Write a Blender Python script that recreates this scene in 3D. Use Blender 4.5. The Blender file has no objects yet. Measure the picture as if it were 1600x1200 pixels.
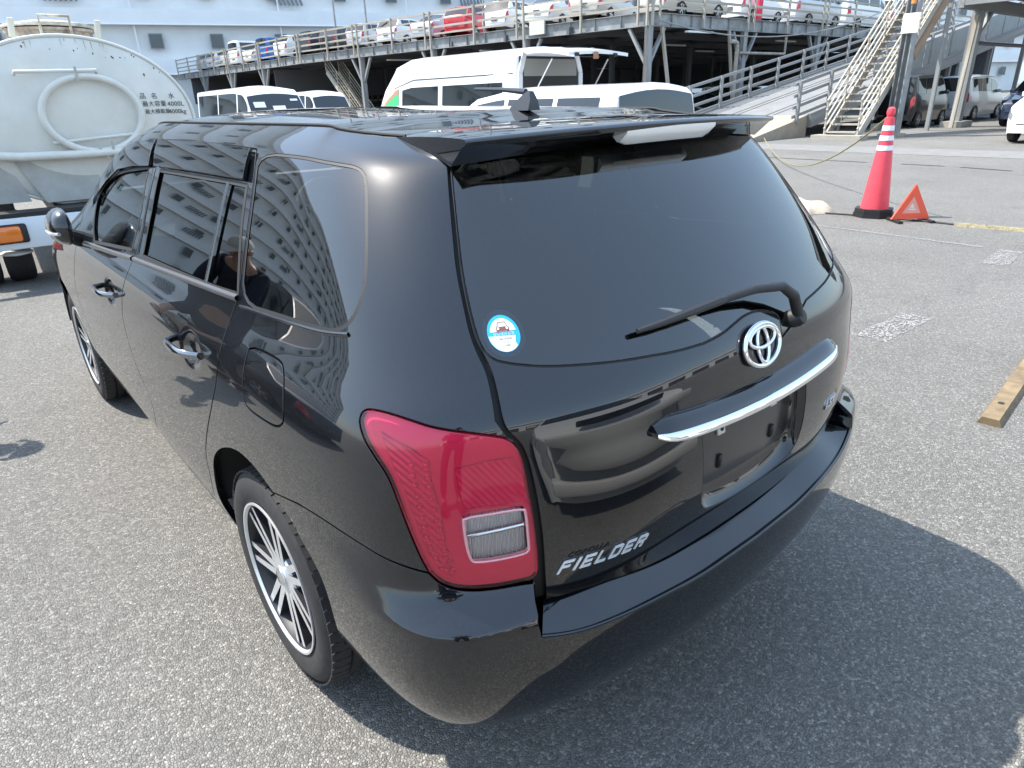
import bpy, bmesh, math, random
import numpy as np
from mathutils import Vector, Matrix
from mathutils.geometry import delaunay_2d_cdt
R = math.radians
random.seed(7); np.random.seed(7)
SC = bpy.context.scene
COL = SC.collection

# ------------------------------------------------------------------ camera
cam_data = bpy.data.cameras.new("camera")
cam = bpy.data.objects.new("camera", cam_data)
COL.objects.link(cam)
CAM_POS = Vector((-1.2526, -0.6021, 1.4873))
YAW, PITCH, ROLL = 0.69191, 0.40350, -0.032355
fwd = Vector((math.sin(YAW)*math.cos(PITCH), math.cos(YAW)*math.cos(PITCH), -math.sin(PITCH)))
rgt = Vector((math.cos(YAW), -math.sin(YAW), 0)); upv = rgt.cross(fwd)
r2 = rgt*math.cos(ROLL)+upv*math.sin(ROLL); u2 = upv*math.cos(ROLL)-rgt*math.sin(ROLL)
M = Matrix((r2, u2, -fwd)).transposed().to_4x4(); M.translation = CAM_POS
cam.matrix_world = M
cam_data.sensor_width = 36; cam_data.lens = 36*1049.34/1600
cam_data.clip_start = 0.05; cam_data.clip_end = 3000
SC.camera = cam

# ------------------------------------------------------------------ sky and sun
SUN_DIR = Vector((-0.37, 0.56, 1.0)).normalized()      # towards the sun
w = bpy.data.worlds.new("World"); SC.world = w; w.use_nodes = True
nt = w.node_tree; nt.nodes.clear()
sky = nt.nodes.new("ShaderNodeTexSky"); sky.sky_type = 'NISHITA'; sky.sun_disc = False
sky.sun_elevation = math.asin(SUN_DIR.z); sky.sun_rotation = math.atan2(SUN_DIR.x, SUN_DIR.y)
sky.air_density = 1.4; sky.dust_density = 1.8; sky.ozone_density = 4.0
bg = nt.nodes.new("ShaderNodeBackground"); bg.inputs[1].default_value = 0.15
out = nt.nodes.new("ShaderNodeOutputWorld")
haze = nt.nodes.new("ShaderNodeMixRGB"); haze.blend_type = 'MIX'; haze.inputs[0].default_value = .34; haze.inputs[2].default_value = (5.2, 6.9, 9.0, 1)   # even summer haze
nt.links.new(sky.outputs[0], haze.inputs[1]); nt.links.new(haze.outputs[0], bg.inputs[0]); nt.links.new(bg.outputs[0], out.inputs[0])
sd = bpy.data.lights.new("sun", 'SUN'); sd.energy = 4.6; sd.angle = R(0.6); sd.color = (1.0, 0.945, 0.865)
sun = bpy.data.objects.new("sun", sd); COL.objects.link(sun)
sun.rotation_euler = SUN_DIR.to_track_quat('Z', 'Y').to_euler(); sun.location = (-8, 10, 25)
SC.view_settings.view_transform = 'Standard'; SC.view_settings.look = 'None'
SC.view_settings.gamma = 1; SC.view_settings.use_curve_mapping = False
SC.view_settings.exposure = 1.02
SC.cycles.max_bounces = 10; SC.cycles.transparent_max_bounces = 16
SC.cycles.glossy_bounces = 5; SC.cycles.diffuse_bounces = 3

# ------------------------------------------------------------------ materials
MATS = {}
def mat(name, color=(.5,.5,.5), rough=.5, metal=0, coat=0, coat_rough=.03, emit=None, spec=.5, noise=0, nscale=20, bump=0, bscale=60, ncol=None):
    if name in MATS: return MATS[name]
    m = bpy.data.materials.new(name); m.use_nodes = True
    t = m.node_tree; b = t.nodes["Principled BSDF"]
    b.inputs["Base Color"].default_value = (*color, 1); b.inputs["Roughness"].default_value = rough
    b.inputs["Metallic"].default_value = metal; b.inputs["Coat Weight"].default_value = coat
    b.inputs["Coat Roughness"].default_value = coat_rough; b.inputs["Specular IOR Level"].default_value = spec
    if emit: b.inputs["Emission Color"].default_value = (*emit[:3], 1); b.inputs["Emission Strength"].default_value = emit[3]
    if noise or bump:
        tc = t.nodes.new("ShaderNodeTexCoord")
        if noise:
            n = t.nodes.new("ShaderNodeTexNoise"); n.inputs["Scale"].default_value = nscale; n.inputs["Detail"].default_value = 6
            n.inputs["Roughness"].default_value = .65
            t.links.new(tc.outputs["Object"], n.inputs["Vector"])
            rp = t.nodes.new("ShaderNodeValToRGB")
            c2 = ncol or tuple(c*(1-noise) for c in color)
            rp.color_ramp.elements[0].position = .35; rp.color_ramp.elements[1].position = .65
            rp.color_ramp.elements[0].color = (*c2, 1); rp.color_ramp.elements[1].color = (*color, 1)
            t.links.new(n.outputs["Fac"], rp.inputs[0]); t.links.new(rp.outputs[0], b.inputs["Base Color"])
        if bump:
            n = t.nodes.new("ShaderNodeTexNoise"); n.inputs["Scale"].default_value = bscale; n.inputs["Detail"].default_value = 4
            t.links.new(tc.outputs["Object"], n.inputs["Vector"])
            bp = t.nodes.new("ShaderNodeBump"); bp.inputs["Strength"].default_value = bump; bp.inputs["Distance"].default_value = .01
            t.links.new(n.outputs["Fac"], bp.inputs["Height"]); t.links.new(bp.outputs[0], b.inputs["Normal"])
    MATS[name] = m
    return m

def glass(name, tint, ior=1.5, rough=0.0, gloss=(1,1,1)):
    """thin pane: what is behind shows through its tint, the rest is a clean reflection"""
    if name in MATS: return MATS[name]
    m = bpy.data.materials.new(name); m.use_nodes = True; t = m.node_tree; t.nodes.clear()
    o = t.nodes.new("ShaderNodeOutputMaterial"); mx = t.nodes.new("ShaderNodeMixShader")
    fr = t.nodes.new("ShaderNodeFresnel"); fr.inputs[0].default_value = ior
    tr = t.nodes.new("ShaderNodeBsdfTransparent"); tr.inputs[0].default_value = (*tint, 1)
    gl = t.nodes.new("ShaderNodeBsdfGlossy"); gl.inputs["Roughness"].default_value = rough; gl.inputs[0].default_value = (*gloss, 1)
    t.links.new(fr.outputs[0], mx.inputs[0]); t.links.new(tr.outputs[0], mx.inputs[1]); t.links.new(gl.outputs[0], mx.inputs[2])
    t.links.new(mx.outputs[0], o.inputs[0]); MATS[name] = m
    return m

def paint_black():
    m = mat('black_mica_paint', (.012,.014,.018), .32, .0, 1.0, .012, spec=.05)
    t = m.node_tree; b = t.nodes["Principled BSDF"]; b.inputs["Coat IOR"].default_value = 1.7
    tc = t.nodes.new("ShaderNodeTexCoord")
    v = t.nodes.new("ShaderNodeTexVoronoi"); v.inputs["Scale"].default_value = 900
    t.links.new(tc.outputs["Object"], v.inputs["Vector"])
    rp = t.nodes.new("ShaderNodeValToRGB"); rp.color_ramp.elements[0].color = (.0018,.002,.0026,1); rp.color_ramp.elements[1].color = (.010,.012,.016,1)
    rp.color_ramp.elements[0].position = .3
    t.links.new(v.outputs["Color"], rp.inputs[0]); t.links.new(rp.outputs[0], b.inputs["Base Color"])
    n = t.nodes.new("ShaderNodeTexNoise"); n.inputs["Scale"].default_value = 3.0; n.inputs["Detail"].default_value = 5   # faint dust film
    t.links.new(tc.outputs["Object"], n.inputs["Vector"])
    mr = t.nodes.new("ShaderNodeMapRange"); mr.inputs[1].default_value = .3; mr.inputs[2].default_value = .8; mr.inputs[3].default_value = .002; mr.inputs[4].default_value = .016
    t.links.new(n.outputs["Fac"], mr.inputs[0]); t.links.new(mr.outputs[0], b.inputs["Coat Roughness"])
    return m
PAINT = paint_black()
GLOSS_BLACK = mat('gloss_black_trim', (.006,.006,.007), .12, 0, .6, .02)
MATTE_BLACK = mat('matte_black_plastic', (.018,.018,.019), .55, noise=.3, nscale=90)
RUBBER = mat('black_rubber_seal', (.012,.012,.012), .6)
CHROME = mat('chrome', (.86,.87,.89), .06, 1)
SATIN = mat('satin_alloy', (.66,.67,.68), .32, .55, .5)
DARK_ALLOY = mat('dark_painted_alloy', (.05,.05,.055), .3, .6, .5)
TYRE = mat('tyre_rubber', (.028,.027,.027), .75, noise=.35, nscale=35, bump=.15, bscale=300)
PRIVACY = glass('privacy_glass', (.34,.37,.36), 1.9)
CLEAR_GLASS = glass('light_green_glass', (.62,.72,.68), 1.5)
VISOR = glass('smoked_visor_plastic', (.16,.14,.14), 1.6)

# ------------------------------------------------------------------ object helpers
def tag(o, label, cat, group=None, kind=None):
    if label: o['label'] = label
    if cat: o['category'] = cat
    if group: o['group'] = group
    if kind: o['kind'] = kind
    return o
def empty(name, loc=(0,0,0), rz=0, label=None, cat=None, group=None):
    o = bpy.data.objects.new(name, None); o.empty_display_size = .2; COL.objects.link(o)
    o.location = loc; o.rotation_euler = (0,0,rz)
    return tag(o, label, cat, group)
def link_mesh(name, me, m, parent=None, loc=(0,0,0)):
    if m is not None:
        for x in (m if isinstance(m, (list,tuple)) else [m]): me.materials.append(x)
    o = bpy.data.objects.new(name, me); COL.objects.link(o); o.location = loc
    if parent is not None: o.parent = parent
    return o
def copy_tree(o, parent=None):
    c = o.copy(); COL.objects.link(c)
    if parent is not None: c.parent = parent
    for ch in list(o.children): copy_tree(ch, c)
    return c
class MB:
    """collects boxes, bars, tubes and lathes for ONE mesh object"""
    def __init__(s): s.bm = bmesh.new()
    def box(s, c, size, rot=None, bevel=0, mi=0):
        g = bmesh.ops.create_cube(s.bm, size=1); vs = g['verts']
        for v in vs: v.co = Vector((v.co.x*size[0], v.co.y*size[1], v.co.z*size[2]))
        if bevel:
            es = list({e for v in vs for e in v.link_edges})
            r = bmesh.ops.bevel(s.bm, geom=es, offset=bevel, segments=2, affect='EDGES', profile=.5)
            vs = list({v for f in r['faces'] for v in f.verts} | {v for v in vs if v.is_valid})
        for v in vs:
            if rot is not None: v.co = rot @ v.co
            v.co += Vector(c)
        if mi:
            for f in {f for v in vs for f in v.link_faces}: f.material_index = mi
        return s
    def bar(s, a, b, wd, ht=None, upd=(0,0,1)):
        a = Vector(a); b = Vector(b); d = (b-a); L = d.length; d.normalize(); ht = ht or wd
        up = Vector(upd)
        if abs(d.dot(up)) > .98: up = Vector((0,1,0))
        x = d.cross(up).normalized(); z = x.cross(d)
        rot = Matrix((x, d, z)).transposed()
        return s.box((a+b)/2, (wd, L, ht), rot)
    def tube(s, pts, rad, seg=10, caps=True, closed=False):
        pts = [Vector(p) for p in pts]; n = len(pts)
        rs = rad if isinstance(rad, (list,tuple)) else [rad]*n
        rings = []; px = None
        for i, p in enumerate(pts):
            if closed: d = pts[(i+1)%n]-pts[i-1]
            else: d = pts[min(i+1,n-1)]-pts[max(i-1,0)]
            d.normalize()
            if px is None:
                a = Vector((0,0,1)) if abs(d.z) < .9 else Vector((1,0,0)); x = d.cross(a).normalized()
            else: x = (px-d*px.dot(d)).normalized()
            px = x; y = d.cross(x)
            rings.append([s.bm.verts.new(p+(x*math.cos(2*math.pi*k/seg)+y*math.sin(2*math.pi*k/seg))*rs[i]) for k in range(seg)])
        m = n if closed else n-1
        for i in range(m):
            a, b = rings[i], rings[(i+1)%n]
            for k in range(seg): s.bm.faces.new((a[k], a[(k+1)%seg], b[(k+1)%seg], b[k]))
        if caps and not closed: s.bm.faces.new(rings[0][::-1]); s.bm.faces.new(rings[-1])
        return s
    def lathe(s, prof, origin=(0,0,0), axis=(0,0,1), seg=32, mi=0):
        """prof: list of (radius, height along the axis)"""
        ax = Vector(axis).normalized(); a = Vector((0,0,1)) if abs(ax.z) < .9 else Vector((1,0,0))
        x = ax.cross(a).normalized(); y = ax.cross(x); o = Vector(origin); rings = []
        for r_, h in prof:
            if r_ < 1e-5: rings.append([s.bm.verts.new(o+ax*h)])
            else: rings.append([s.bm.verts.new(o+ax*h+(x*math.cos(2*math.pi*k/seg)+y*math.sin(2*math.pi*k/seg))*r_) for k in range(seg)])
        for a_, b_ in zip(rings[:-1], rings[1:]):
            for k in range(seg):
                k2 = (k+1)%seg
                if len(a_) == 1 and len(b_) == 1: continue
                if len(a_) == 1: f = s.bm.faces.new((a_[0], b_[k2], b_[k]))
                elif len(b_) == 1: f = s.bm.faces.new((a_[k], a_[k2], b_[0]))
                else: f = s.bm.faces.new((a_[k], a_[k2], b_[k2], b_[k]))
                f.material_index = mi
        return s
    def poly(s, pts, mi=0):
        f = s.bm.faces.new([s.bm.verts.new(Vector(p)) for p in pts]); f.material_index = mi; return s
    def prism(s, pts, vec, mi=0):
        """closed outline (coplanar 3D points) swept by vec"""
        v = Vector(vec); A = [s.bm.verts.new(Vector(p)) for p in pts]; B = [s.bm.verts.new(Vector(p)+v) for p in pts]; n = len(A)
        fs = [s.bm.faces.new(A[::-1]), s.bm.faces.new(B)]
        for i in range(n): fs.append(s.bm.faces.new((A[i], A[(i+1)%n], B[(i+1)%n], B[i])))
        for f in fs: f.material_index = mi
        return s
    def build(s, name, m, parent=None, smooth=False, loc=(0,0,0), angle=35):
        bmesh.ops.recalc_face_normals(s.bm, faces=s.bm.faces)
        me = bpy.data.meshes.new(name); s.bm.to_mesh(me); s.bm.free()
        if smooth:
            me.shade_smooth()
            try: me.set_sharp_from_angle(angle=R(angle))
            except Exception: pass
        return link_mesh(name, me, m, parent, loc)
def np_mesh(name, V, F, N=None):
    """mesh from numpy arrays; F (n,3) or (n,4)"""
    me = bpy.data.meshes.new(name); V = np.asarray(V, np.float32); F = np.asarray(F, np.int32)
    k = F.shape[1]
    me.vertices.add(len(V)); me.vertices.foreach_set("co", V.ravel())
    me.loops.add(F.size); me.loops.foreach_set("vertex_index", F.ravel())
    me.polygons.add(len(F)); me.polygons.foreach_set("loop_start", np.arange(0, F.size, k, dtype=np.int32))
    me.update(calc_edges=True); me.shade_smooth()
    if N is not None: me.normals_split_custom_set_from_vertices(np.asarray(N, np.float32).tolist())
    return me

# ------------------------------------------------------------------ the black wagon: outer skin as smooth spline surfaces
# ---- hero car outer skin: tensor B-spline; u: rear centre -> left side -> front centre, v: bottom -> roof moulding
def row(yr,zr,k,w,zs,c3=.115,dy=.015,dw=0,front=None,zc=None,zf=None):
    """yr,zr rear centre; k crown; w half width mid, zs side height"""
    x3=w-c3
    P=[]
    for x in (0,.24,.46): P.append((-x,yr+k*x*x,zr))
    y3=yr+k*x3*x3+dy
    z3=zr*.7+zs*.3
    P.append((-x3,y3,z3 if zc is None else zc))
    P.append((-(w-.018-dw*.6),y3+.125,zr*.15+zs*.85))
    P.append((-(w-.004-dw*.3),y3+.30,zs))
    for y in (.80,1.05,1.4,1.85,2.35,2.8): P.append((-w,y,zs))
    return P
F_nose=lambda w,z,y1: [(-w,3.2,z),(-w,3.55,z),(-w+.015,3.85,z),(-w+.12,4.15,z),(-.48,4.36-y1,z),(-.2,4.42-y1,z),(0,4.43-y1,z)]
def net():
    R=[]
    #            yr   zr   k   w    zs
    L=dict(c3=.085,dy=.046)
    R.append(row(.155,.22,.11,.770,.22,**L)+F_nose(.77,.24,.05))
    R.append(row(.140,.34,.11,.822,.34,**L)+F_nose(.822,.36,.02))
    R.append(row(.120,.46,.11,.836,.47,**L)+F_nose(.836,.48,0))
    R.append(row(.090,.58,.10,.844,.60,c3=.085,dy=.082)+F_nose(.842,.60,.0))
    R.append(row(.054,.70,.11,.848,.72,c3=.085,dy=.108)+F_nose(.844,.70,.04))
    R.append(row(.056,.82,.11,.846,.83,c3=.085,dy=.102)+F_nose(.841,.80,.15))
    R.append(row(.078,.92,.12,.838,.925,c3=.098,dy=.072)+[(-.835,3.2,.92),(-.828,3.5,.90),(-.80,3.75,.87),(-.70,3.95,.84),(-.45,4.10,.84),(-.2,4.15,.85),(0,4.16,.85)])
    R.append(row(.076,.985,.15,.812,.985,c3=.105,dy=.050)+[(-.808,3.15,.975),(-.79,3.35,.965),(-.72,3.50,.96),(-.60,3.60,.965),(-.42,3.68,.98),(-.2,3.74,.99),(0,3.76,.99)])
    R.append(row(.104,1.045,.26,.776,1.04)+[(-.772,3.05,1.03),(-.755,3.20,1.02),(-.70,3.30,1.02),(-.60,3.38,1.02),(-.42,3.46,1.03),(-.2,3.52,1.035),(0,3.54,1.035)])
    def up(yr,zr,k,w,zs,c,fy,fz):
        r=row(yr,zr,k,w,zs)
        # pull the side stations with the greenhouse; fy: y of A pillar
        r=r[:10]; 
        r+= [(-w,1.85+(fy-1.85)*.38,zs),(-w+.004,1.85+(fy-1.85)*.75,zs)]
        r+= [(-w+.012,fy-.02,fz),(-w+.05,fy+.08,fz),(-w+.13,fy+.16,fz),(-w+.24,fy+.23,fz+.003),(-.30,fy+.29,fz+.006),(-.14,fy+.32,fz+.008),(0,fy+.325,fz+.008)]
        return r
    R.append(up(.170,1.14,.27,.744,1.135,0,2.92,1.12))
    R.append(up(.248,1.235,.28,.704,1.235,0,2.76,1.21))
    R.append(up(.328,1.325,.28,.660,1.325,0,2.68,1.29))
    R.append(up(.385,1.385,.28,.622,1.385,0,2.55,1.35))
    R.append(up(.432,1.420,.28,.584,1.42,0,2.42,1.395))
    R.append(up(.475,1.424,.25,.548,1.443,0,2.28,1.425))
    for k_,z_ in ((3,1.398),(4,1.408),(5,1.416)): R[-2][k_]=(R[-2][k_][0],R[-2][k_][1],z_)
    for k_,z_ in ((3,1.414),(4,1.425),(5,1.437)): R[-1][k_]=(R[-1][k_][0],R[-1][k_][1],z_)
    return np.array(R,float)
N=net()
def bumper_net():
    R=[]
    def b(yr,z,k,w,zo=0,yo=0):
        r=row(yr,z,k,w,z+zo,c3=.085)
        return [(x,y,zz) for (x,y,zz) in r]+F_nose(w,z+zo,0)
    R.append(b(.230,.235,.20,.690,.03))
    R.append(b(.150,.250,.19,.735,.03))
    R.append(b(.100,.285,.18,.785,.025))
    R.append(b(.062,.345,.17,.816,.02))
    R.append(b(.040,.425,.16,.834,.015))
    R.append(b(.030,.500,.16,.842,.01))
    R.append(b(.030,.560,.16,.846,.01))
    def foot(dy,z,x3,y3,zc):
        m=[list(p) for p in b(.036,.595,.16,.848,.02)]
        for i in range(4): m[i][1]+=dy; m[i][2]=z
        m[3][0]=-x3; m[3][1]+=y3-dy; m[3][2]=zc[0]; m[4][0]+=zc[1]; m[4][1]+=zc[2]; m[4][2]=z
        for i in range(5,len(m)): m[i][2]=z; m[i][0]*=1.0
        return [tuple(p) for p in m]
    r=b(.034,.598,.16,.848,.015);R.append(r)
    R.append(b(.0365,.603,.16,.848,.018))
    R.append(b(.0375,.606,.16,.848,.018))
    R.append(foot(.002,.608,.760,.003,(.620,.001,.001)))
    R.append(foot(.022,.640,.748,.035,(.635,.014,.014)))
    R.append(foot(.045,.668,.728,.068,(.658,.028,.030)))
    R.append(foot(.060,.765,.722,.080,(.745,.026,.036)))
    k0=6; n_=len(R)-k0
    for a in range(k0,len(R)):
        R[a]=[tuple(p) for p in R[a]]
        for i in range(5,len(R[a])): R[a][i]=(R[a][i][0],R[a][i][1],.560+(.765-.560)*(a-k0)/(n_-1))
    return np.array(R,float)
def bs(t):
    return np.stack([(1-t)**3,3*t**3-6*t*t+4,-3*t**3+3*t*t+3*t+1,t**3],-1)/6
def bsd(t):
    return np.stack([-3*(1-t)**2,9*t*t-12*t,-9*t*t+6*t+3,3*t*t],-1)/6
def extend(N):
    M=np.array([-1,1,1.])
    N=np.concatenate([(N[:,1]*M)[:,None],N,(N[:,-2]*M)[:,None]],1)
    N=np.concatenate([(2*N[0]-N[1])[None],N,(2*N[-1]-N[-2])[None]],0)
    return N
def ev(NE,u,v):
    u=np.asarray(u,float);v=np.asarray(v,float)
    sg=np.where(u<0,-1.,1.);u=np.abs(u)
    nu=NE.shape[1]-3;nv=NE.shape[0]-3
    u=np.clip(u,0,nu-1e-9);v=np.clip(v,0,nv-1e-9)
    iu=u.astype(int);iv=v.astype(int)
    a=bs(u-iu);da=bsd(u-iu);b=bs(v-iv);db=bsd(v-iv)
    P=0;Du=0;Dv=0
    for i in range(4):
        for j in range(4):
            C=NE[iv+j,iu+i]
            P=P+C*(a[...,i]*b[...,j])[...,None];Du=Du+C*(da[...,i]*b[...,j])[...,None];Dv=Dv+C*(a[...,i]*db[...,j])[...,None]
    n=np.cross(Du,Dv);n/=np.linalg.norm(n,axis=-1,keepdims=True)+1e-12
    n=-n
    P=P.copy();P[...,0]*=sg;n[...,0]*=sg
    return P,n
NE=extend(N)
NB=extend(bumper_net())

NFS = NE.shape[0]-3; NFB = NB.shape[0]-3
def _table(NX, along_u, fixed, n):
    t = np.linspace(0, n, n*20+1)
    P = ev(NX, t, np.full_like(t, fixed))[0] if along_u else ev(NX, np.full_like(t, fixed), t)[0]
    s = np.concatenate([[0], np.cumsum(np.linalg.norm(np.diff(P, axis=0), axis=1))])
    return t, s
class Skin:
    def __init__(s, NX, nv, vfix=5.5, ufix=4.0):
        s.NX = NX; s.nv = nv
        s.ut, s.us = _table(NX, True, min(vfix, nv-.5), NX.shape[1]-3); s.vt, s.vs = _table(NX, False, ufix, nv)
        s.dimples = []          # (U, V, ru, rv, depth)
        s.off_fn = None
    def m(s, u, v):
        u = np.asarray(u, float); v = np.asarray(v, float)
        return np.sign(u)*np.interp(np.abs(u), s.ut, s.us), np.interp(v, s.vt, s.vs)
    def uv(s, U, V):
        return np.sign(U)*np.interp(np.abs(U), s.us, s.ut), np.interp(V, s.vs, s.vt)
    def raw(s, U, V, off=0.0):
        u, v = s.uv(U, V); P, n = ev(s.NX, u, v)
        d = off*np.ones_like(U)
        for (a, b, ra, rb, dep) in s.dimples:
            q = ((np.abs(U)-a)/ra)**2+((V-b)/rb)**2
            d = d-dep*np.exp(-q*q)
        return P+n*d[..., None], n
    def at(s, U, V, off=0.0):
        U = np.asarray(U, float); V = np.asarray(V, float)
        P, n = s.raw(U, V, off)
        if s.dimples:
            h = .0015
            a = s.raw(U+h, V, off)[0]-s.raw(U-h, V, off)[0]; b = s.raw(U, V+h, off)[0]-s.raw(U, V-h, off)[0]
            m_ = np.cross(a, b); m_ /= np.linalg.norm(m_, axis=-1, keepdims=True)+1e-12
            sg = np.sign((m_*n).sum(-1, keepdims=True)); sg[sg == 0] = 1
            n = m_*sg
        return P, n
SK = Skin(NE, NFS); BK = Skin(NB, NFB, 6.5, 4.0)

def chaikin(pts, it=2):
    p = np.array(pts, float)
    for _ in range(it):
        q = [p[0]]
        for a, b in zip(p[:-1], p[1:]): q += [a*.75+b*.25, a*.25+b*.75]
        q.append(p[-1]); p = np.array(q)
    return p
def path(skin, *segs):
    """joins smoothed open lines given in (u,v) into one outline in metres"""
    P = []
    for sg in segs:
        sg = np.array(sg, float)
        q = chaikin(sg, 2) if len(sg) > 2 else sg
        U, V = skin.m(q[:, 0], q[:, 1]); q = np.stack([U, V], 1)
        for x in q:
            if not P or np.hypot(*(x-P[-1])) > 1e-4: P.append(x)
    if np.hypot(*(P[0]-P[-1])) < 1e-3: P.pop()
    return np.array(P)
def mirror(poly): q = poly.copy(); q[:, 0] *= -1; return q[::-1]
def dens(P, step, closed=True):
    out_ = []; n = len(P)
    for i in range(n if closed else n-1):
        a, b = P[i], P[(i+1) % n]; k = max(1, int(math.ceil(np.hypot(*(b-a))/step)))
        for j in range(k): out_.append(a+(b-a)*j/k)
    if not closed: out_.append(P[-1])
    return np.array(out_)
def area(P): return .5*np.sum(P[:, 0]*np.roll(P[:, 1], -1)-np.roll(P[:, 0], -1)*P[:, 1])
def inset(P, d):
    """closed outline moved inwards by d"""
    if area(P) < 0: P = P[::-1]; rev = True
    else: rev = False
    a = np.roll(P, 1, 0); b = np.roll(P, -1, 0)
    t1 = P-a; t2 = b-P
    t1 /= np.linalg.norm(t1, axis=1, keepdims=True)+1e-12; t2 /= np.linalg.norm(t2, axis=1, keepdims=True)+1e-12
    n1 = np.stack([-t1[:, 1], t1[:, 0]], 1); n2 = np.stack([-t2[:, 1], t2[:, 0]], 1)
    m_ = n1+n2; L = np.linalg.norm(m_, axis=1, keepdims=True); m_ /= L+1e-9
    c = np.maximum((m_*n1).sum(1, keepdims=True), .45)
    Q = P+m_*d/c
    return Q[::-1] if rev else Q
def inside(P, X):
    x, y = X[:, 0], X[:, 1]; r = np.zeros(len(X), bool); a = P; b = np.roll(P, -1, 0)
    for (x0, y0), (x1, y1) in zip(a, b):
        if y0 == y1: continue
        c = ((y0 > y) != (y1 > y)) & (x < (x1-x0)*(y-y0)/(y1-y0)+x0); r ^= c
    return r
def dist_to(P, X, closed=True):
    d = np.full(len(X), 1e9); n = len(P)
    for i in range(n if closed else n-1):
        a = P[i]; b = P[(i+1) % n]; ab = b-a; t = np.clip(((X-a)@ab)/(ab@ab+1e-12), 0, 1)
        d = np.minimum(d, np.hypot(*(X-(a+t[:, None]*ab)).T))
    return d
def panel(name, skin, outer, holes=(), m=None, parent=None, grid=.024, step=.010, gap=.0016, off=0.0, depth=.014, roll=.0015, extra=None, skirt=True, hole_skirt=True, warp=None):
    """a sheet of the skin cut to an outline, its edges rolled in and turned down into the shut line"""
    O = inset(dens(outer, step), gap); I = inset(O, roll); Hs = []
    for h in holes:
        ho = inset(dens(h, step), -gap if hole_skirt else 0.0); Hs.append((ho, inset(ho, -roll)))
    lo = I.min(0); hi = I.max(0)
    gx, gy = np.meshgrid(np.arange(lo[0]+grid*.5, hi[0], grid), np.arange(lo[1]+grid*.5, hi[1], grid*.87))
    gx[1::2] += grid*.5
    G = np.stack([gx.ravel(), gy.ravel()], 1)
    if extra is not None: G = np.concatenate([G, extra])
    G = G[inside(I, G)]
    G = G[dist_to(I, G) > step*.6]
    for _, h in Hs: G = G[~inside(h, G)]; G = G[dist_to(h, G) > step*.6]
    verts = [Vector(p) for p in I]; edges = [(i, (i+1) % len(I)) for i in range(len(I))]
    for _, h in Hs:
        b = len(verts); verts += [Vector(p) for p in h]; edges += [(b+i, b+(i+1) % len(h)) for i in range(len(h))]
    verts += [Vector(p) for p in G]
    vo, eo, fo, *_ = delaunay_2d_cdt(verts, edges, [], 0, 1e-6)
    X = np.array([tuple(v) for v in vo]); F = np.array([f for f in fo if len(f) == 3], int)
    cen = X[F].mean(1); keep = inside(I, cen)
    for _, h in Hs: keep &= ~inside(h, cen)
    F = F[keep]
    P, n = skin.at(X[:, 0], X[:, 1], off)
    if warp is not None: P, n = warp(X, P, n)
    fn = np.cross(P[F[:, 1]]-P[F[:, 0]], P[F[:, 2]]-P[F[:, 0]]); flip = (fn*n[F].sum(1)).sum(1) < 0
    F[flip] = F[flip][:, ::-1]
    Vs = [P]; Ns = [n]; Fs = [F]; base = len(P)
    if skirt:
        for (o_, i_) in [(O, I)]+([(a, b) for a, b in Hs] if hole_skirt else []):
            Pi, ni = skin.at(i_[:, 0], i_[:, 1], off); Po, no = skin.at(o_[:, 0], o_[:, 1], off-roll*.8)
            if warp is not None: Pi, ni = warp(i_, Pi, ni); Po, no = warp(o_, Po, no)
            Pd = Po-no*depth
            e = Po-Pi; e /= np.linalg.norm(e, axis=1, keepdims=True)+1e-12
            rings = [(Pi, ni), (Po, e+ni*.35), (Pd, e)]
            k = len(i_)
            for r_ in range(2):
                (A, na), (B, nb) = rings[r_], rings[r_+1]
                nb = nb/(np.linalg.norm(nb, axis=1, keepdims=True)+1e-12)
                if r_ == 1: na = na/(np.linalg.norm(na, axis=1, keepdims=True)+1e-12)
                Vs += [A, B]; Ns += [na, nb]
                i0 = np.arange(k); i1 = (i0+1) % k
                q = np.concatenate([np.stack([base+i0, base+i1, base+k+i1], 1), np.stack([base+i0, base+k+i1, base+k+i0], 1)])
                allP = np.concatenate([A, B]); allN = np.concatenate([na, nb]); qq = q-base
                f2 = np.cross(allP[qq[:, 1]]-allP[qq[:, 0]], allP[qq[:, 2]]-allP[qq[:, 0]])
                fl = (f2*allN[qq].sum(1)).sum(1) < 0; q[fl] = q[fl][:, ::-1]
                Fs.append(q); base += 2*k
    me = np_mesh(name, np.concatenate(Vs), np.concatenate(Fs), np.concatenate(Ns))
    return link_mesh(name, me, m, parent)
def ribbon(name, skin, line, width, off, m, parent, closed=False, step=.02, dome=0.0, n=2):
    """strip laid along a line on the skin"""
    L = dens(line, step, closed); t = np.gradient(L, axis=0) if not closed else np.roll(L, -1, 0)-np.roll(L, 1, 0)
    t /= np.linalg.norm(t, axis=1, keepdims=True)+1e-12; nn = np.stack([-t[:, 1], t[:, 0]], 1)
    cols = []; ncol = []
    for j in range(n+1):
        s_ = (j/n-.5); q = L+nn*width*s_
        P, nr = skin.at(q[:, 0], q[:, 1], off)
        hgt = dome*(1-(2*s_)**2) if n > 2 else 0
        P = P+nr*hgt
        cols.append(P)
    V = np.concatenate(cols); k = len(L); F = []
    for j in range(n):
        for i in range(k if closed else k-1):
            i2 = (i+1) % k; F.append((j*k+i, j*k+i2, (j+1)*k+i2, (j+1)*k+i))
    _, nr = skin.at(L[:, 0], L[:, 1], off); F = np.array(F)
    f = F[0]; c = np.cross(V[f[1]]-V[f[0]], V[f[2]]-V[f[0]])
    if c@nr[0] < 0: F = F[:, ::-1]
    me = np_mesh(name, V, F); return link_mesh(name, me, m, parent)

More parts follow.
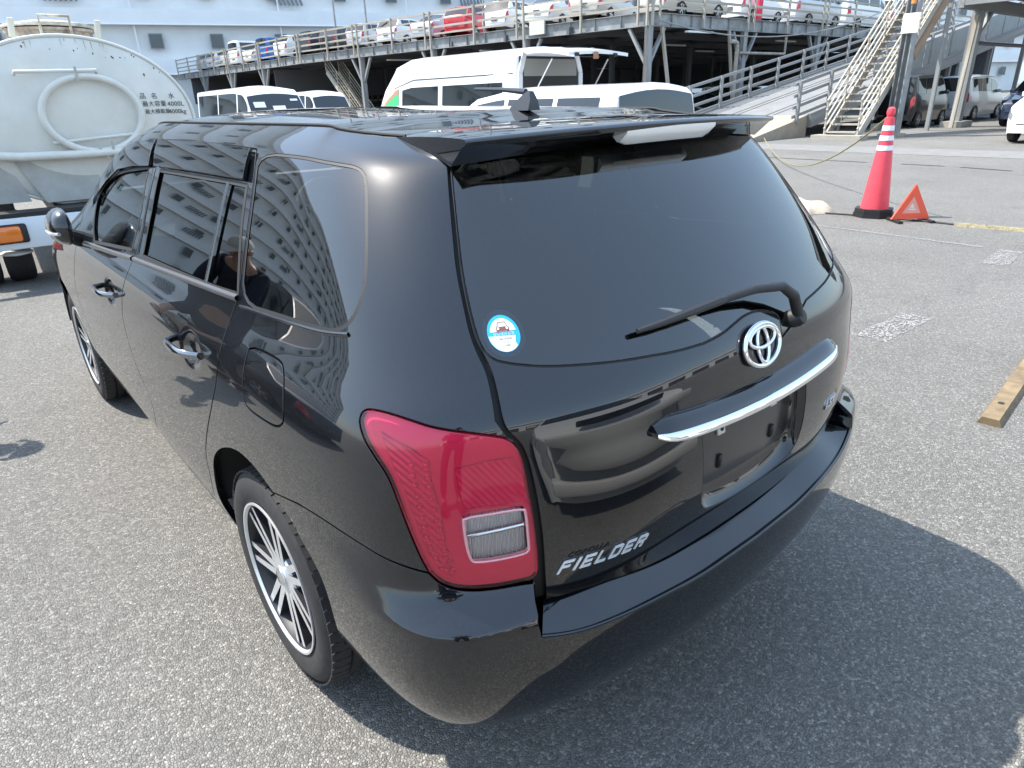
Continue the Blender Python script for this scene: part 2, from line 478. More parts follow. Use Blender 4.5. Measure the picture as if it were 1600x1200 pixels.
T = {
'quarter_glass': [(7.055,12.068), (6.071,12.081), (4.408,11.939), (4.144,11.831), (4.037,11.577), (3.997,11.167), (4.006,10.403), (4.048,9.758), (4.126,9.363), (4.254,9.049), (4.415,8.807), (4.597,8.659), (4.780,8.584), (4.965,8.558), (5.721,8.448), (6.612,8.261), (6.707,9.538), (6.818,10.614)],
'rdoor_glass': [(8.966,10.841), (7.346,10.925), (7.014,10.902), (6.703,8.438), (7.382,8.283), (8.927,8.061), (8.911,9.539)],
'fdoor_glass': [(10.363,7.441), (10.731,8.374), (11.010,9.079), (11.059,9.675), (10.798,10.123), (10.378,10.492), (9.325,10.854), (9.196,9.427), (9.233,8.069)],
'seam_rear_door': [(7.107,12.118), (6.885,10.935), (6.735,9.600), (6.690,8.364), (6.731,8.081), (6.755,7.549), (6.735,6.727), (6.783,5.635), (7.037,4.719), (7.383,3.713), (7.637,2.927), (7.736,2.468), (7.799,1.899), (7.983,1.114)],
'seam_front_door': [(9.391,12.019), (9.095,10.279), (9.103,9.058), (9.133,7.732), (9.162,6.626), (9.243,5.594), (9.336,4.961), (9.341,4.215), (9.333,3.446), (9.218,2.764), (9.156,2.157), (9.527,0.879)],
'seam_fender': [(11.374,8.080), (11.042,6.548), (11.166,5.562), (11.569,4.410), (11.642,3.476), (11.390,2.429), (12.040,0.667)],
'window_top': [(11.374,8.080), (12.263,9.173), (12.062,10.210), (11.329,10.994), (10.656,11.664), (10.106,12.044), (9.306,12.293), (8.170,12.360), (7.130,12.208)],
'belt': [(10.759,6.870), (9.088,7.593), (7.863,8.024), (6.661,8.282)],
'belt_top': [(10.689,7.232), (8.939,8.026), (6.749,8.445)],
'rear_arch': [(7.680,0.561), (7.804,1.297), (7.644,2.154), (7.499,2.753), (7.291,3.219), (6.985,3.653), (6.577,3.983), (6.148,4.006), (5.776,3.762)],
'bumper_arch': [(5.776,3.762), (5.551,3.403), (5.322,3.122), (5.090,2.825), (5.003,2.324), (4.988,1.716), (4.982,1.427)],
'bumper_line': [(5.776,3.762), (5.217,4.093), (4.800,4.223), (4.397,4.265), (4.018,4.241), (3.699,4.163), (3.435,4.102), (3.208,4.023)],
'lamp': [(4.042,7.320), (4.139,7.273), (4.200,7.142), (4.195,6.908), (4.051,6.525), (3.853,6.196), (3.655,5.867), (3.531,5.509), (3.421,5.058), (3.319,4.592), (3.248,4.251), (3.190,4.024), (3.094,3.827), (2.982,3.717), (2.843,3.659), (2.687,3.639), (2.548,3.646), (2.398,3.660), (2.418,4.238), (2.444,4.882), (2.471,5.345), (2.506,5.899), (2.554,6.281), (2.614,6.508), (2.682,6.660), (2.859,6.821), (3.079,6.961), (3.328,7.087), (3.560,7.230), (3.833,7.325)],
'lamp_clear': [(2.905,5.012), (2.847,5.045), (2.513,5.081), (2.497,4.991), (2.477,4.294), (2.501,4.222), (2.825,4.182), (2.860,4.264), (2.888,4.582)],
'hatch_side': [(2.748,11.829), (2.792,11.067), (2.838,10.373), (2.879,9.784), (2.873,9.282), (2.869,8.838), (2.836,8.502), (2.775,8.171), (2.754,7.721), (2.721,7.142), (2.665,6.798), (2.564,6.494), (2.494,6.092), (2.451,5.631), (2.418,5.127), (2.391,4.548), (2.370,3.867), (2.329,3.140)],
'hatch_glass': [(2.709,11.826), (2.767,11.024), (2.823,10.305), (2.864,9.732), (2.867,9.282), (2.860,8.906), (2.842,8.655), (2.804,8.465), (2.736,8.326), (2.583,8.222), (2.314,8.088), (2.038,7.998), (1.691,7.893), (1.304,7.816), (1.025,7.747), (0.715,7.733)],
'hatch_bump': [(0.715,7.733), (0.467,7.796), (0.257,7.936), (0.101,8.030), (-0.085,8.044), (-0.271,7.929)],
'hatch_bottom': [(2.329,3.140), (2.099,3.110), (1.814,3.088), (1.447,2.986), (0.997,2.886), (0.515,2.856), (-0.005,2.875), (-0.567,2.995), (-1.139,3.341), (-1.496,3.888), (-1.840,4.701)],
'fuel': [(6.188,7.182), (6.070,7.347), (5.646,7.427), (5.506,7.277), (5.330,5.922), (5.408,5.644), (5.567,5.514), (6.053,5.436), (6.143,5.601), (6.182,6.623)],
'recess': [(1.002,5.316), (-0.668,5.662), (-0.727,5.356), (-0.769,4.162), (0.810,3.741), (0.997,4.450)],
'belt_rear': [(6.601,8.200), (5.714,8.369), (4.968,8.488), (4.430,8.636)],
'moulding': [(11.106,13.579), (7.050,13.852), (4.458,14.000), (3.354,13.687)],
'crease': [(6.731,8.081), (5.963,8.227), (4.969,8.428), (4.295,8.277)],
'rdoor_bar': [(7.406,10.890), (7.379,9.658), (7.433,8.322)],
'belt_mid_front': [(10.731,7.024), (9.923,7.374), (9.153,7.742)],
'belt_mid_rear': [(9.103,7.762), (7.877,8.119), (6.688,8.350)],
'b_pillar_mid': [(9.133,10.872), (9.068,9.477), (9.062,8.026)],
'visor_rear': [(9.329,12.112), (8.144,12.248), (7.144,12.109), (7.031,11.027), (7.664,11.015), (8.349,10.988), (9.069,10.936)],
'visor_front': [(9.419,12.141), (10.053,11.964), (10.544,11.628), (10.908,10.943), (11.296,10.271), (11.400,9.654), (11.012,9.021), (11.027,9.517), (10.835,9.989), (10.454,10.505), (9.878,10.741), (9.227,10.900)],
'bump_right': [(-0.358,7.820), (-0.410,7.691), (-0.389,7.387), (-0.387,7.017)],
'wiper': [(-0.650,7.447), (-0.480,8.035), (-0.274,8.303), (0.102,8.421), (0.545,8.433), (0.873,8.394), (1.180,8.347), (1.407,8.325)],
'hatch_top': [(2.763,12.131), (2.820,12.484), (2.932,12.856), (3.119,13.324)],
'sticker': [(2.587,8.729)],
'lamp_field': [(3.004,5.992), (2.776,6.107), (2.577,6.111), (2.493,5.590), (2.464,5.150), (2.897,5.140), (2.951,5.517)],
'lamp_side_field': [(3.916,6.858), (3.476,6.540), (3.257,6.241), (3.070,5.168), (3.024,4.328), (3.003,3.897), (3.083,4.027), (3.197,4.329), (3.308,4.920), (3.456,5.580), (3.690,6.234)],
'clear_mid': [(2.874,4.638), (2.493,4.731)],
'led_a': [(3.405,6.106), (3.308,5.538), (3.235,5.048), (3.192,4.570), (3.081,4.088)],
'led_b': [(3.261,6.119), (3.172,5.543), (3.111,5.050), (3.071,4.571), (3.000,4.021)],
'b_line': [(5.838,10.571), (5.390,11.907), (5.073,12.422), (4.756,12.590), (4.417,12.604), (4.083,12.543), (3.751,12.523), (3.440,12.452)],
'b_arch': [(5.838,10.571), (5.641,9.217), (5.447,8.165), (5.258,7.011), (5.208,5.358), (5.222,4.014), (5.278,3.128)],
'b_lampbot': [(3.418,12.422), (3.291,12.159), (3.143,11.985), (2.966,11.862), (2.776,11.768), (2.614,11.717), (2.477,11.619)],
'b_bottom': [(5.278,3.128), (4.938,3.418), (4.648,3.659), (3.995,3.771)],
'b_notch': [(2.477,11.619), (2.492,11.220), (2.516,10.437), (2.533,7.463), (2.519,6.280)],
'b_lip': [(2.519,6.280), (2.365,5.999), (2.160,5.775), (1.806,5.664), (1.368,5.613), (0.845,5.485), (0.466,5.538), (0.187,5.542)],
}
def uv_solve(skin, target, ia, ib, u0, v0):
    """(u,v) on the skin whose coordinates ia, ib equal target; works on arrays"""
    t = np.atleast_2d(np.array(target, float)); one = t.shape[0] == 1 and np.ndim(u0) == 0
    u = np.array(np.atleast_1d(u0), float)*np.ones(len(t)); v = np.array(np.atleast_1d(v0), float)*np.ones(len(t)); h = 1e-4; k = len(t)
    for _ in range(25):
        P = ev(skin.NX, np.concatenate([u, u+h, u]), np.concatenate([v, v, v+h]))[0][:, [ia, ib]]
        p0, a, b = P[:k], (P[k:2*k]-P[:k])/h, (P[2*k:]-P[:k])/h; d = t-p0
        det = a[:, 0]*b[:, 1]-a[:, 1]*b[:, 0]+1e-12
        du = np.clip((d[:, 0]*b[:, 1]-d[:, 1]*b[:, 0])/det, -.5, .5); dv = np.clip((a[:, 0]*d[:, 1]-a[:, 1]*d[:, 0])/det, -.5, .5)
        u = u+du; v = np.clip(v+dv, 0, skin.nv-1e-6)
        if np.abs(du).max() < 1e-6 and np.abs(dv).max() < 1e-6: break
    return (float(u[0]), float(v[0])) if one else (u, v)
def vguess(z): return float(np.interp(z, [.22,.34,.46,.58,.70,.82,.92,.985,1.045,1.14,1.235,1.325,1.385,1.42,1.44], range(15)))
def uguess(y): return float(np.interp(y, [.33,.48,.80,1.05,1.4,1.85,2.35,2.8,3.2,3.55,3.85,4.15], [4,5,6,7,8,9,10,11,12,13,14,15]))
def side_uv(y, z): return uv_solve(SK, (y, z), 1, 2, uguess(y), vguess(z))
def rear_uv(x, z):
    u, v = uv_solve(SK, (-abs(x), z), 0, 2, abs(x)/.25, vguess(z)); return (u if x <= 0 else -u), v
def MU(lst, skin=None): a = np.array(lst, float); U, V = (skin or SK).m(a[:, 0], a[:, 1]); return np.stack([U, V], 1)

wagon = empty('station_wagon', (0, 2.2, 0), 0, 'glossy black station wagon with red tail lamps filling the foreground', 'car')
HOFF = Vector((0, -2.2, 0))
def part(o, parent=wagon):
    o.parent = parent
    if parent is wagon: o.location = HOFF
    return o
def both(fn):
    for s in (1, -1): fn(s)
def sided(P, s): return P if s > 0 else mirror(P)

# handle cups pressed into the doors
HANDLES = [(1.22, .905), (2.17, .880)]
for (hy, hz) in HANDLES:
    U, V = SK.m(*side_uv(hy, hz)); SK.dimples.append((float(U), float(V), .062, .040, .020))
def dimple_points():
    G = []
    for (a, b, ra, rb, d) in SK.dimples:
        for i in range(-14, 15):
            for j in range(-12, 13): G.append((a+i*.0075, b+j*.0065))
    return np.array(G)

# ---- outlines in (u,v)
HS = T['hatch_side']; LP = T['lamp']
top = NFS-1e-6
front_arch = [side_uv(3.545+.392*math.cos(a), .31+.385*math.sin(a)) for a in np.radians(np.linspace(-10, 190, 15))]
rear_arch = [side_uv(1.30, .24)]+T['rear_arch'][1:]
union = path(SK, T['window_top'], T['seam_rear_door'], [T['seam_rear_door'][-1], (7.95, 1.15), (8.2, 1.0), (9.4, 1.0), (11.2, 1.0), (11.6, 1.1)], T['seam_fender'][::-1])
hs_body = [(u+.045, v) for u, v in HS[9::-1]]+[(u+.05, v) for u, v in T['hatch_top']]
quarter = path(SK, hs_body, [hs_body[-1], (3.22, 12.95), (3.4, top)], [(3.4, top), (13.8, top)], [(13.8, top), (13.86, 11.6), (13.95, 10.4), (14.1, 9.3)], [(14.1, 9.3), (16, 9.1), (18, 9.0)],
               [(18, 9.0), (18, 0)], [(18, 0), (front_arch[0][0], 0)], front_arch, [(front_arch[-1][0], 0), (rear_arch[0][0], 0)], rear_arch,
               T['bumper_line'][1:], LP[11::-1]+LP[:22:-1])
qglass = path(SK, T['quarter_glass'][4:]+T['quarter_glass'][:5])
fuel = path(SK, T['fuel']+T['fuel'][:1])
def mk_body(s):
    hol = [sided(union, s), sided(qglass, s)]+([fuel] if s > 0 else [])
    part(panel('body', SK, sided(quarter, s), hol, PAINT, grid=.026, depth=.018))
    part(panel('quarter_glass', SK, sided(qglass, s), (), PRIVACY, off=-.0025, gap=.004, roll=.001, depth=.004))
    o = ribbon('glass_seal', SK, sided(qglass, s), .011, -.0012, RUBBER, wagon, closed=True); part(o)
    part(ribbon('belt_lip', SK, sided(path(SK, T['belt_rear']), s), .010, .0005, PAINT, wagon, dome=.004, n=6))
both(mk_body)
part(panel('fuel_flap', SK, fuel, (), PAINT, gap=.0022, depth=.012))

rdoor = path(SK, [T['seam_front_door'][0]]+T['window_top'][7:], T['seam_rear_door'], [T['seam_rear_door'][-1], (7.95, 1.15), (8.2, 1.0), (9.38, 1.0)], T['seam_front_door'][::-1])
fdoor = path(SK, T['window_top'][:7]+[T['seam_front_door'][0]], T['seam_front_door'], [T['seam_front_door'][-1], (9.38, 1.0), (11.4, 1.0), (11.65, 1.1)], T['seam_fender'][::-1])
rgl = path(SK, T['rdoor_glass'][:3], T['rdoor_glass'][3:6], [T['rdoor_glass'][6]])
fgl = path(SK, T['fdoor_glass'][:7], T['fdoor_glass'][7:])
EX = dimple_points()
def mk_doors(s):
    ex = EX if s > 0 else EX*np.array([-1, 1])
    for nm, P, g in (('rear_door', rdoor, rgl), ('front_door', fdoor, fgl)):
        d = part(panel(nm, SK, sided(P, s), [sided(g, s)], PAINT, extra=ex, grid=.026, depth=.020))
        f = ribbon('glass_seal', SK, sided(g, s), .014, .0006, RUBBER, d, closed=True)
        panel('window_pane', SK, sided(g, s), (), CLEAR_GLASS if nm == 'front_door' else PRIVACY_SIDE, d, off=-.006, gap=.001, roll=.0005, depth=.003)
        if nm == 'rear_door':
            bar = path(SK, T['rdoor_bar'])
            ribbon('division_bar', SK, sided(bar, s), .022, .001, GLOSS_BLACK, d, dome=.003, n=4)
    part(ribbon('belt_moulding', SK, sided(path(SK, T['belt_mid_front']), s), .020, .0015, BELT, wagon, dome=.007, n=8))
    part(ribbon('belt_moulding', SK, sided(path(SK, T['belt_mid_rear']), s), .020, .0015, BELT, wagon, dome=.007, n=8))
    part(ribbon('pillar_trim', SK, sided(path(SK, T['b_pillar_mid']), s), .030, .0012, GLOSS_BLACK, wagon, dome=.002, n=4))
    for nm, pts in (('window_visor', T['visor_rear']), ('window_visor', T['visor_front'])):
        P = path(SK, *[pts]) if False else MU(pts)
        part(panel(nm, SK, sided(P, s), (), VISOR, off=.013, gap=.0, roll=.002, depth=.006))
    for hy, hz in HANDLES:
        yy = np.linspace(-.105, .105, 22); sec = []
        mb = MB(); rings = []
        for t_ in yy:
            U, V = SK.m(*side_uv(hy+t_+.012, hz+.004)); e = abs(t_)/.105
            o_ = .040*(1-e**3.5)+.001; P, n = SK.raw(np.array([float(U)]), np.array([float(V)]), 0.0)
            P, n = ev(NE, *[np.array([q]) for q in side_uv(hy+t_+.012, hz+.004)])
            P = P[0]+n[0]*o_; P[0] *= s; nn = n[0].copy(); nn[0] *= s
            hh = .0135*(1-.25*e); th = .0085
            up = np.array([0, 0, 1.0])
            rings.append([mb.bm.verts.new(P+up*hh*math.sin(a)+nn*th*math.cos(a)) for a in np.linspace(0, 2*math.pi, 14, endpoint=False)])
        for a, b in zip(rings[:-1], rings[1:]):
            for k in range(14): mb.bm.faces.new((a[k], a[(k+1) % 14], b[(k+1) % 14], b[k]))
        mb.bm.faces.new(rings[0][::-1]); mb.bm.faces.new(rings[-1])
        part(mb.build('door_handle', mat('dark_chrome', (.30,.31,.33), .08, 1), smooth=True))
PRIVACY_SIDE = glass('privacy_side_glass', (.17,.19,.19), 1.58)
BELT = mat('satin_belt_moulding', (.10,.10,.105), .32, .5, .3)
PAINT_PLAIN = mat('black_handle_paint', (.010,.011,.013), .25, .3, 1, .02)
both(mk_doors)

# ---- tailgate
HBt = [(HS[-1][0], HS[-1][1])]+[p for p in T['hatch_bottom'][1:6]]+[(0, T['hatch_bottom'][5][1])]
hgL = path(SK, HS, HBt)
hatch_half = path(SK, [(0, 13.4), (1.4, 13.35), (2.35, 13.15), (2.74, 12.5), HS[0]], HS, HBt)
hatch = np.concatenate([hatch_half, mirror(hatch_half)[1:-1]])
HG = T['hatch_glass']
bump = [(.711, HG[-1][1])]+T['hatch_bump'][1:]+T['bump_right']
gl_left = path(SK, [(0, 13.1), (1.4, 13.05), (2.3, 12.9), (2.66, 12.4), HG[0]], HG)
gl_right = path(SK, [(-u, v) for u, v in HG[::-1] if u > .78]+[(-HG[0][0], HG[0][1]), (-2.66, 12.4), (-2.3, 12.9), (-1.4, 13.05), (0, 13.1)])
gl_mid = path(SK, bump)
hglass = np.concatenate([gl_left, gl_mid[1:], gl_right]); 
if np.hypot(*(hglass[0]-hglass[-1])) < .005: hglass = hglass[:-1]
REC_XZ = [(-.205,.868),(-.203,.80),(-.200,.74),(-.194,.690),(-.168,.664),(-.08,.652),(0,.650),(.08,.652),(.168,.664),(.194,.690),(.200,.74),(.203,.80),(.205,.868)]
REC_IXZ = [(-.190,.862),(-.188,.80),(-.184,.745),(-.178,.712),(-.160,.700),(-.08,.695),(0,.694),(.08,.695),(.160,.700),(.178,.712),(.184,.745),(.188,.80),(.190,.862)]
def chk(l): q = chaikin(l, 2); return MU([rear_uv(x, z) for x, z in q])
REC_O = chk(REC_XZ); REC_I = chk(REC_IXZ)
tg = part(panel('tailgate', SK, hatch, [hglass, REC_O], PAINT, grid=.024, depth=.020, gap=.001, hole_skirt=True))
part(panel('rear_window', SK, hglass, (), PRIVACY, off=-.0015, gap=.0028, roll=.0012, depth=.004))
part(ribbon('rear_window_seal', SK, dens(hglass, .01), .009, -.004, RUBBER, wagon, closed=True, step=.01))
# plate recess: walls running down to a flat floor
def strip_between(name, A, B, offA, offB, m, parent):
    k = len(A); rings = []
    for f, g in ((0, 0), (.06, .15), (.3, .50), (.6, .80), (.85, .96), (1, 1)):
        q = A*(1-f)+B*f; rings.append(SK.at(q[:, 0], q[:, 1], offA+(offB-offA)*g)[0])
    V = np.concatenate(rings); F = []
    for r_ in range(len(rings)-1):
        for i in range(k): F.append((r_*k+i, r_*k+(i+1) % k, (r_+1)*k+(i+1) % k, (r_+1)*k+i))
    return link_mesh(name, np_mesh(name, V, np.array(F)), m, parent)
part(strip_between('recess_wall', REC_O, REC_I, -.0012, -.032, PAINT, wagon))
part(panel('recess_floor', SK, REC_I, (), mat('plate_recess_paint', (.020,.020,.022), .30, 0, .5, .12, noise=.25, nscale=30), off=-.032, gap=-.001, roll=.0005, depth=.002, skirt=False))
def rear_pt(x, z, off=0.0):
    U, V = SK.m(*rear_uv(x, z)); P, n = SK.at(np.array([float(U)]), np.array([float(V)]), off); return Vector(P[0]), Vector(n[0])
def rear_frame(x, z, off=0.0):
    P, n = rear_pt(x, z, off); a = rear_pt(x+.01, z, off)[0]-P; a = (a-n*a.dot(n)).normalized(); b = n.cross(a)*-1
    if b.z < 0: b = -b
    return P, a, b, n
CLIP = mat('cream_nylon_clip', (.55,.54,.44), .5)
for x in (-.105, .105):
    P, a, b, n = rear_frame(x, .832, -.030)
    rot = Matrix((a, n, b)).transposed()
    c = MB().box(P, (.026, .006, .026), rot, .002).build('plate_clip', CLIP, smooth=True); part(c)
    h = MB().lathe([(0, 0), (.005, 0), (.005, .002), (.003, .003), (0, .003)], P+n*.003, n, 12).build('screw_hole', mat('dark_hole', (.02,.02,.02), .7), smooth=True); h.parent = c
    P, a, b, n = rear_frame(x, .750, -.030); rot = Matrix((a, n, b)).transposed()
    part(MB().box(P, (.012, .006, .032), rot, .001).box(P+n*.003-b*.004, (.007, .004, .016), rot, .001).build('plate_slot', MATTE_BLACK, smooth=True))
# garnish over the plate
def loft(name, stations, m, parent=wagon, cap=True):
    mb = MB(); rings = [[mb.bm.verts.new(p) for p in st] for st in stations]
    for A, B in zip(rings[:-1], rings[1:]):
        for k in range(len(A)-1): mb.bm.faces.new((A[k], A[k+1], B[k+1], B[k]))
    if cap:
        mb.bm.faces.new(rings[0]); mb.bm.faces.new(rings[-1][::-1])
    o = mb.build(name, m, smooth=True, angle=50); return part(o, parent)
XS = np.linspace(-.343, .343, 41); top_st = []; ch_st = []
for x in XS:
    e = abs(x)/.343; s = (1-e**16)*.55+.45; zc = .886+.018*e*e; sl = []
    P, a, b, n = rear_frame(x, zc, 0)
    kk = .023*s+.002
    top_st.append([P+b*(.030*s)-n*.002, P+b*.028*s+n*.005, P+b*.020*s+n*(kk*.55), P+b*.008*s+n*(kk*.93), P+b*.002*s+n*kk, P+n*(kk+.001), P-n*.002])
    ch_st.append([P-b*.0005-n*.001, P-b*.0005+n*(kk+.0015), P-b*.003*s+n*(kk+.0040), P-b*.012*s+n*(kk+.0065*s), P-b*.0175*s+n*(kk+.0075*s), P-b*.0205*s+n*(kk+.006*s), P-b*.021*s+n*kk*.6, P-b*.018*s-n*.002])
loft('garnish', top_st, GLOSS_BLACK); loft('chrome_strip', ch_st, CHROME)
# emblem
P, a, b, n = rear_frame(0, .992, .006)
def ell(cx, cz, rx, rz, k=40, dz=0): return [P+a*(cx+rx*math.cos(t))+b*(cz+rz*math.sin(t))+n*dz for t in np.linspace(0, 2*math.pi, k, endpoint=False)]
mb = MB(); mb.tube(ell(0, 0, .065, .044), .0058, 10, closed=True); mb.tube(ell(0, .0, .020, .038, dz=.001), .0045, 8, closed=True)
mb.tube(ell(0, .016, .047, .021, dz=.002), .0045, 8, closed=True)
emb = part(mb.build('emblem', CHROME, smooth=True, angle=80))
mb = MB(); mb.poly(ell(0, 0, .065, .044, dz=-.004)); k_ = mb.build('emblem_backing', GLOSS_BLACK); k_.parent = emb
# badges
def text_mesh(txt, size, ext, shear=0, off=0, font=None, bevel=0, align='CENTER', xs=1, spacing=1):
    cu = bpy.data.curves.new('lettering', 'FONT'); cu.body = txt; cu.size = size; cu.extrude = ext; cu.shear = shear; cu.offset = off
    cu.bevel_depth = bevel; cu.align_x = align; cu.align_y = 'CENTER'; cu.resolution_u = 3; cu.space_character = spacing
    o = bpy.data.objects.new('lettering', cu); COL.objects.link(o)
    dg = bpy.context.evaluated_depsgraph_get(); dg.update()
    me = bpy.data.meshes.new_from_object(o.evaluated_get(dg)); bpy.data.objects.remove(o); bpy.data.curves.remove(cu)
    if xs != 1:
        for v in me.vertices: v.co.x *= xs
    return me
def bend_rear(me, x0, z0, off, name, m, parent):
    co = np.array([tuple(v.co) for v in me.vertices]); X = x0+co[:, 0]; Z = z0+co[:, 1]
    u, v = uv_solve(SK, np.stack([-np.abs(X), Z], 1), 0, 2, np.abs(X)/.25, np.array([vguess(z) for z in Z]))
    U, V = SK.m(u*np.where(X > 0, -1, 1), v); P, n = SK.at(U, V, 0); P = P+n*(co[:, 2:3]+off)
    for q, p in zip(me.vertices, P): q.co = p
    me.update(); o = link_mesh(name, me, m, parent); return part(o, parent)
def badge(word, h, w_, gap, shear, th=.20, ext=.003):
    """chrome letters built from separate bars, slanted"""
    t = th; G = {'F': [(0,0,t,1),(t,1-t,1,1),(t,.42,.85,.42+t)], 'I': [(0,0,t*1.25,1)], 'E': [(0,0,t,1),(t,1-t,1,1),(t,.40,.85,.40+t),(t,0,1,t)], 'L': [(0,0,t,1),(t,0,1,t)],
         'D': [(0,0,t,1),(t,1-t,.85,1),(t,0,.85,t),(.85,.10,1.05,.90)], 'R': [(0,0,t,1),(t,1-t,.85,1),(t,.40,.85,.40+t),(.85,.48,1.05,.92),(.62,0,.88,.40)]}
    mb = MB(); x = 0
    for ch in word:
        for (x0, y0, x1, y1) in G[ch]:
            q = [(x0,y0),(x1,y0),(x1,y1),(x0,y1)]
            pts = [Vector((x+a*w_+b*h*shear, b*h-h/2, 0)) for a, b in q]; mb.prism(pts, (0, 0, ext))
        x += (w_*t*1.25 if ch == 'I' else w_)+gap
    me = bpy.data.meshes.new('badge'); bmesh.ops.recalc_face_normals(mb.bm, faces=mb.bm.faces); mb.bm.to_mesh(me); mb.bm.free()
    for v in me.vertices: v.co.x -= x/2
    return me
bend_rear(badge('FIELDER', .0285, .0215, .0085, .42, .20, .0022), -.452, .678, .001, 'badge_lettering', mat('bright_badge', (.80,.82,.84), .22, .35, 1), wagon)
bend_rear(text_mesh('COROLLA', .0155, .0006, .45, 0, xs=1.2), -.490, .701, .0008, 'badge_lettering', mat('grey_badge', (.035,.035,.036), .35, .3), wagon)
bend_rear(text_mesh('1.5X', .030, .0015, .3, .0008, xs=1.2), .354, .748, .002, 'badge_lettering', CHROME, wagon)

# ---- tail lamps
lampP = path(SK, LP[:12], LP[11:19], LP[18:24], LP[23:]+LP[:1])
lclr = path(SK, T['lamp_clear'][:2], T['lamp_clear'][1:5], T['lamp_clear'][4:]+T['lamp_clear'][:1])
RED_LENS = glass('red_lens_plastic', (1.0,.20,.34), 1.6)
CLEAR_LENS = glass('clear_lens_plastic', (.93,.93,.92), 1.45)
def reflector_mat(name, col, sx):
    m = mat(name, col, .35, .3, 0); t = m.node_tree; b = t.nodes["Principled BSDF"]
    tc = t.nodes.new("ShaderNodeTexCoord"); mp = t.nodes.new("ShaderNodeMapping"); mp.inputs['Scale'].default_value = sx
    wv = t.nodes.new("ShaderNodeTexWave"); wv.inputs["Scale"].default_value = 1; wv.wave_type = 'BANDS'; wv.bands_direction = 'DIAGONAL'
    bp = t.nodes.new("ShaderNodeBump"); bp.inputs["Distance"].default_value = .004; bp.inputs["Strength"].default_value = .45
    t.links.new(tc.outputs["Object"], mp.inputs[0]); t.links.new(mp.outputs[0], wv.inputs[0]); t.links.new(wv.outputs[0], bp.inputs["Height"]); t.links.new(bp.outputs[0], b.inputs["Normal"])
    return m
REFL = reflector_mat('ribbed_reflector', (.93,.88,.88), (60,0,40)); REFL2 = reflector_mat('faceted_reflector', (.97,.96,.94), (150,10,0)); REFL2.node_tree.nodes['Principled BSDF'].inputs['Metallic'].default_value = .1; REFL2.node_tree.nodes['Principled BSDF'].inputs['Roughness'].default_value = .2; [setattr(n_.inputs['Strength'], 'default_value', 1.0) for n_ in REFL2.node_tree.nodes if n_.type == 'BUMP']
HOUS = mat('lamp_housing', (.95,.86,.86), .32, .15)
def mk_lamp(s):
    lamp = part(panel('tail_lamp', SK, sided(lampP, s), [sided(lclr, s)], RED_LENS, grid=.018, off=.0015, gap=.0006, roll=.003, depth=.012, hole_skirt=False))
    panel('clear_lens', SK, sided(lclr, s), (), CLEAR_LENS, lamp, grid=.02, off=.0024, gap=-.0004, roll=.001, depth=.004, skirt=False)
    bb = panel('lamp_housing', SK, sided(lampP, s), [sided(lclr, s)], HOUS, lamp, grid=.018, off=-.009, gap=.0008, roll=.001, depth=.004, hole_skirt=False)
    strip = MB()
    # inner red reflector fields: outer ribbed column and the big square field over the clear lens
    fld = MU([(u, v) for u, v in T['lamp_field']]); o = panel('reflector', SK, sided(fld, s), (), REFL, lamp, grid=.02, off=-.006, gap=.001, roll=.002, depth=.006)
    fl2 = MU([(u, v) for u, v in T['lamp_side_field']]); o = panel('reflector', SK, sided(fl2, s), (), REFL, lamp, grid=.02, off=-.005, gap=.001, roll=.002, depth=.006)
    o = panel('reversing_reflector', SK, sided(inset(dens(lclr, .02), -.008), s), (), REFL2, lamp, grid=.02, off=-.014, gap=.0, roll=.001, depth=.004)
    # bright frame and shelf of the clear window
    ribbon('clear_lens_frame', SK, sided(dens(lclr, .01), s), .0045, .0030, mat('pink_frame', (.75,.35,.38), .15, .2, .5), lamp, closed=True, step=.01, dome=.0015, n=4)
    a, b_ = T['clear_mid']; mid = MU([a, b_]); ribbon('lens_divider', SK, sided(mid, s), .010, -.008, CHROME, lamp, dome=.004, n=4)
    for line, cnt in ((T['led_a'], 11), (T['led_b'], 11)):
        L = dens(chaikin(MU(line)), .004, False); 
        for i in range(cnt):
            q = L[int(i*(len(L)-1)/(cnt-1))]*np.array([s, 1]); Pq, nq = SK.at(np.array([q[0]]), np.array([q[1]]), -.0048)
            o = MB().lathe([(0, .006), (.004, .005), (.0065, .001), (.007, -.003), (0, -.003)], Pq[0], nq[0], 8).build('led', mat('led_lens', (1,.95,.95), .12, .5), lamp, smooth=True)
both(mk_lamp)

# ---- black gutter behind the shut lines
def gutters(s):
    G = mat('shut_line_black', (.006,.006,.006), .6)
    for nm, L, wd, cl in (('shut_line', path(SK, [(u+.02, v) for u, v in HS]), .045, False), ('shut_line', path(SK, T['seam_rear_door']), .02, False), ('shut_line', path(SK, T['seam_front_door']), .02, False),
                      ('shut_line', path(SK, T['seam_fender']), .02, False), ('shut_line', path(SK, T['bumper_line']), .02, False), ('shut_line', path(SK, T['window_top']), .02, False), ('shut_line', lampP, .02, True)):
        part(ribbon(nm, SK, sided(L, s) if cl else L*np.array([s, 1]), wd, -.012, G, wagon, closed=cl))
    if s > 0: part(ribbon('shut_line', SK, fuel, .02, -.011, G, wagon, closed=True))
both(gutters)

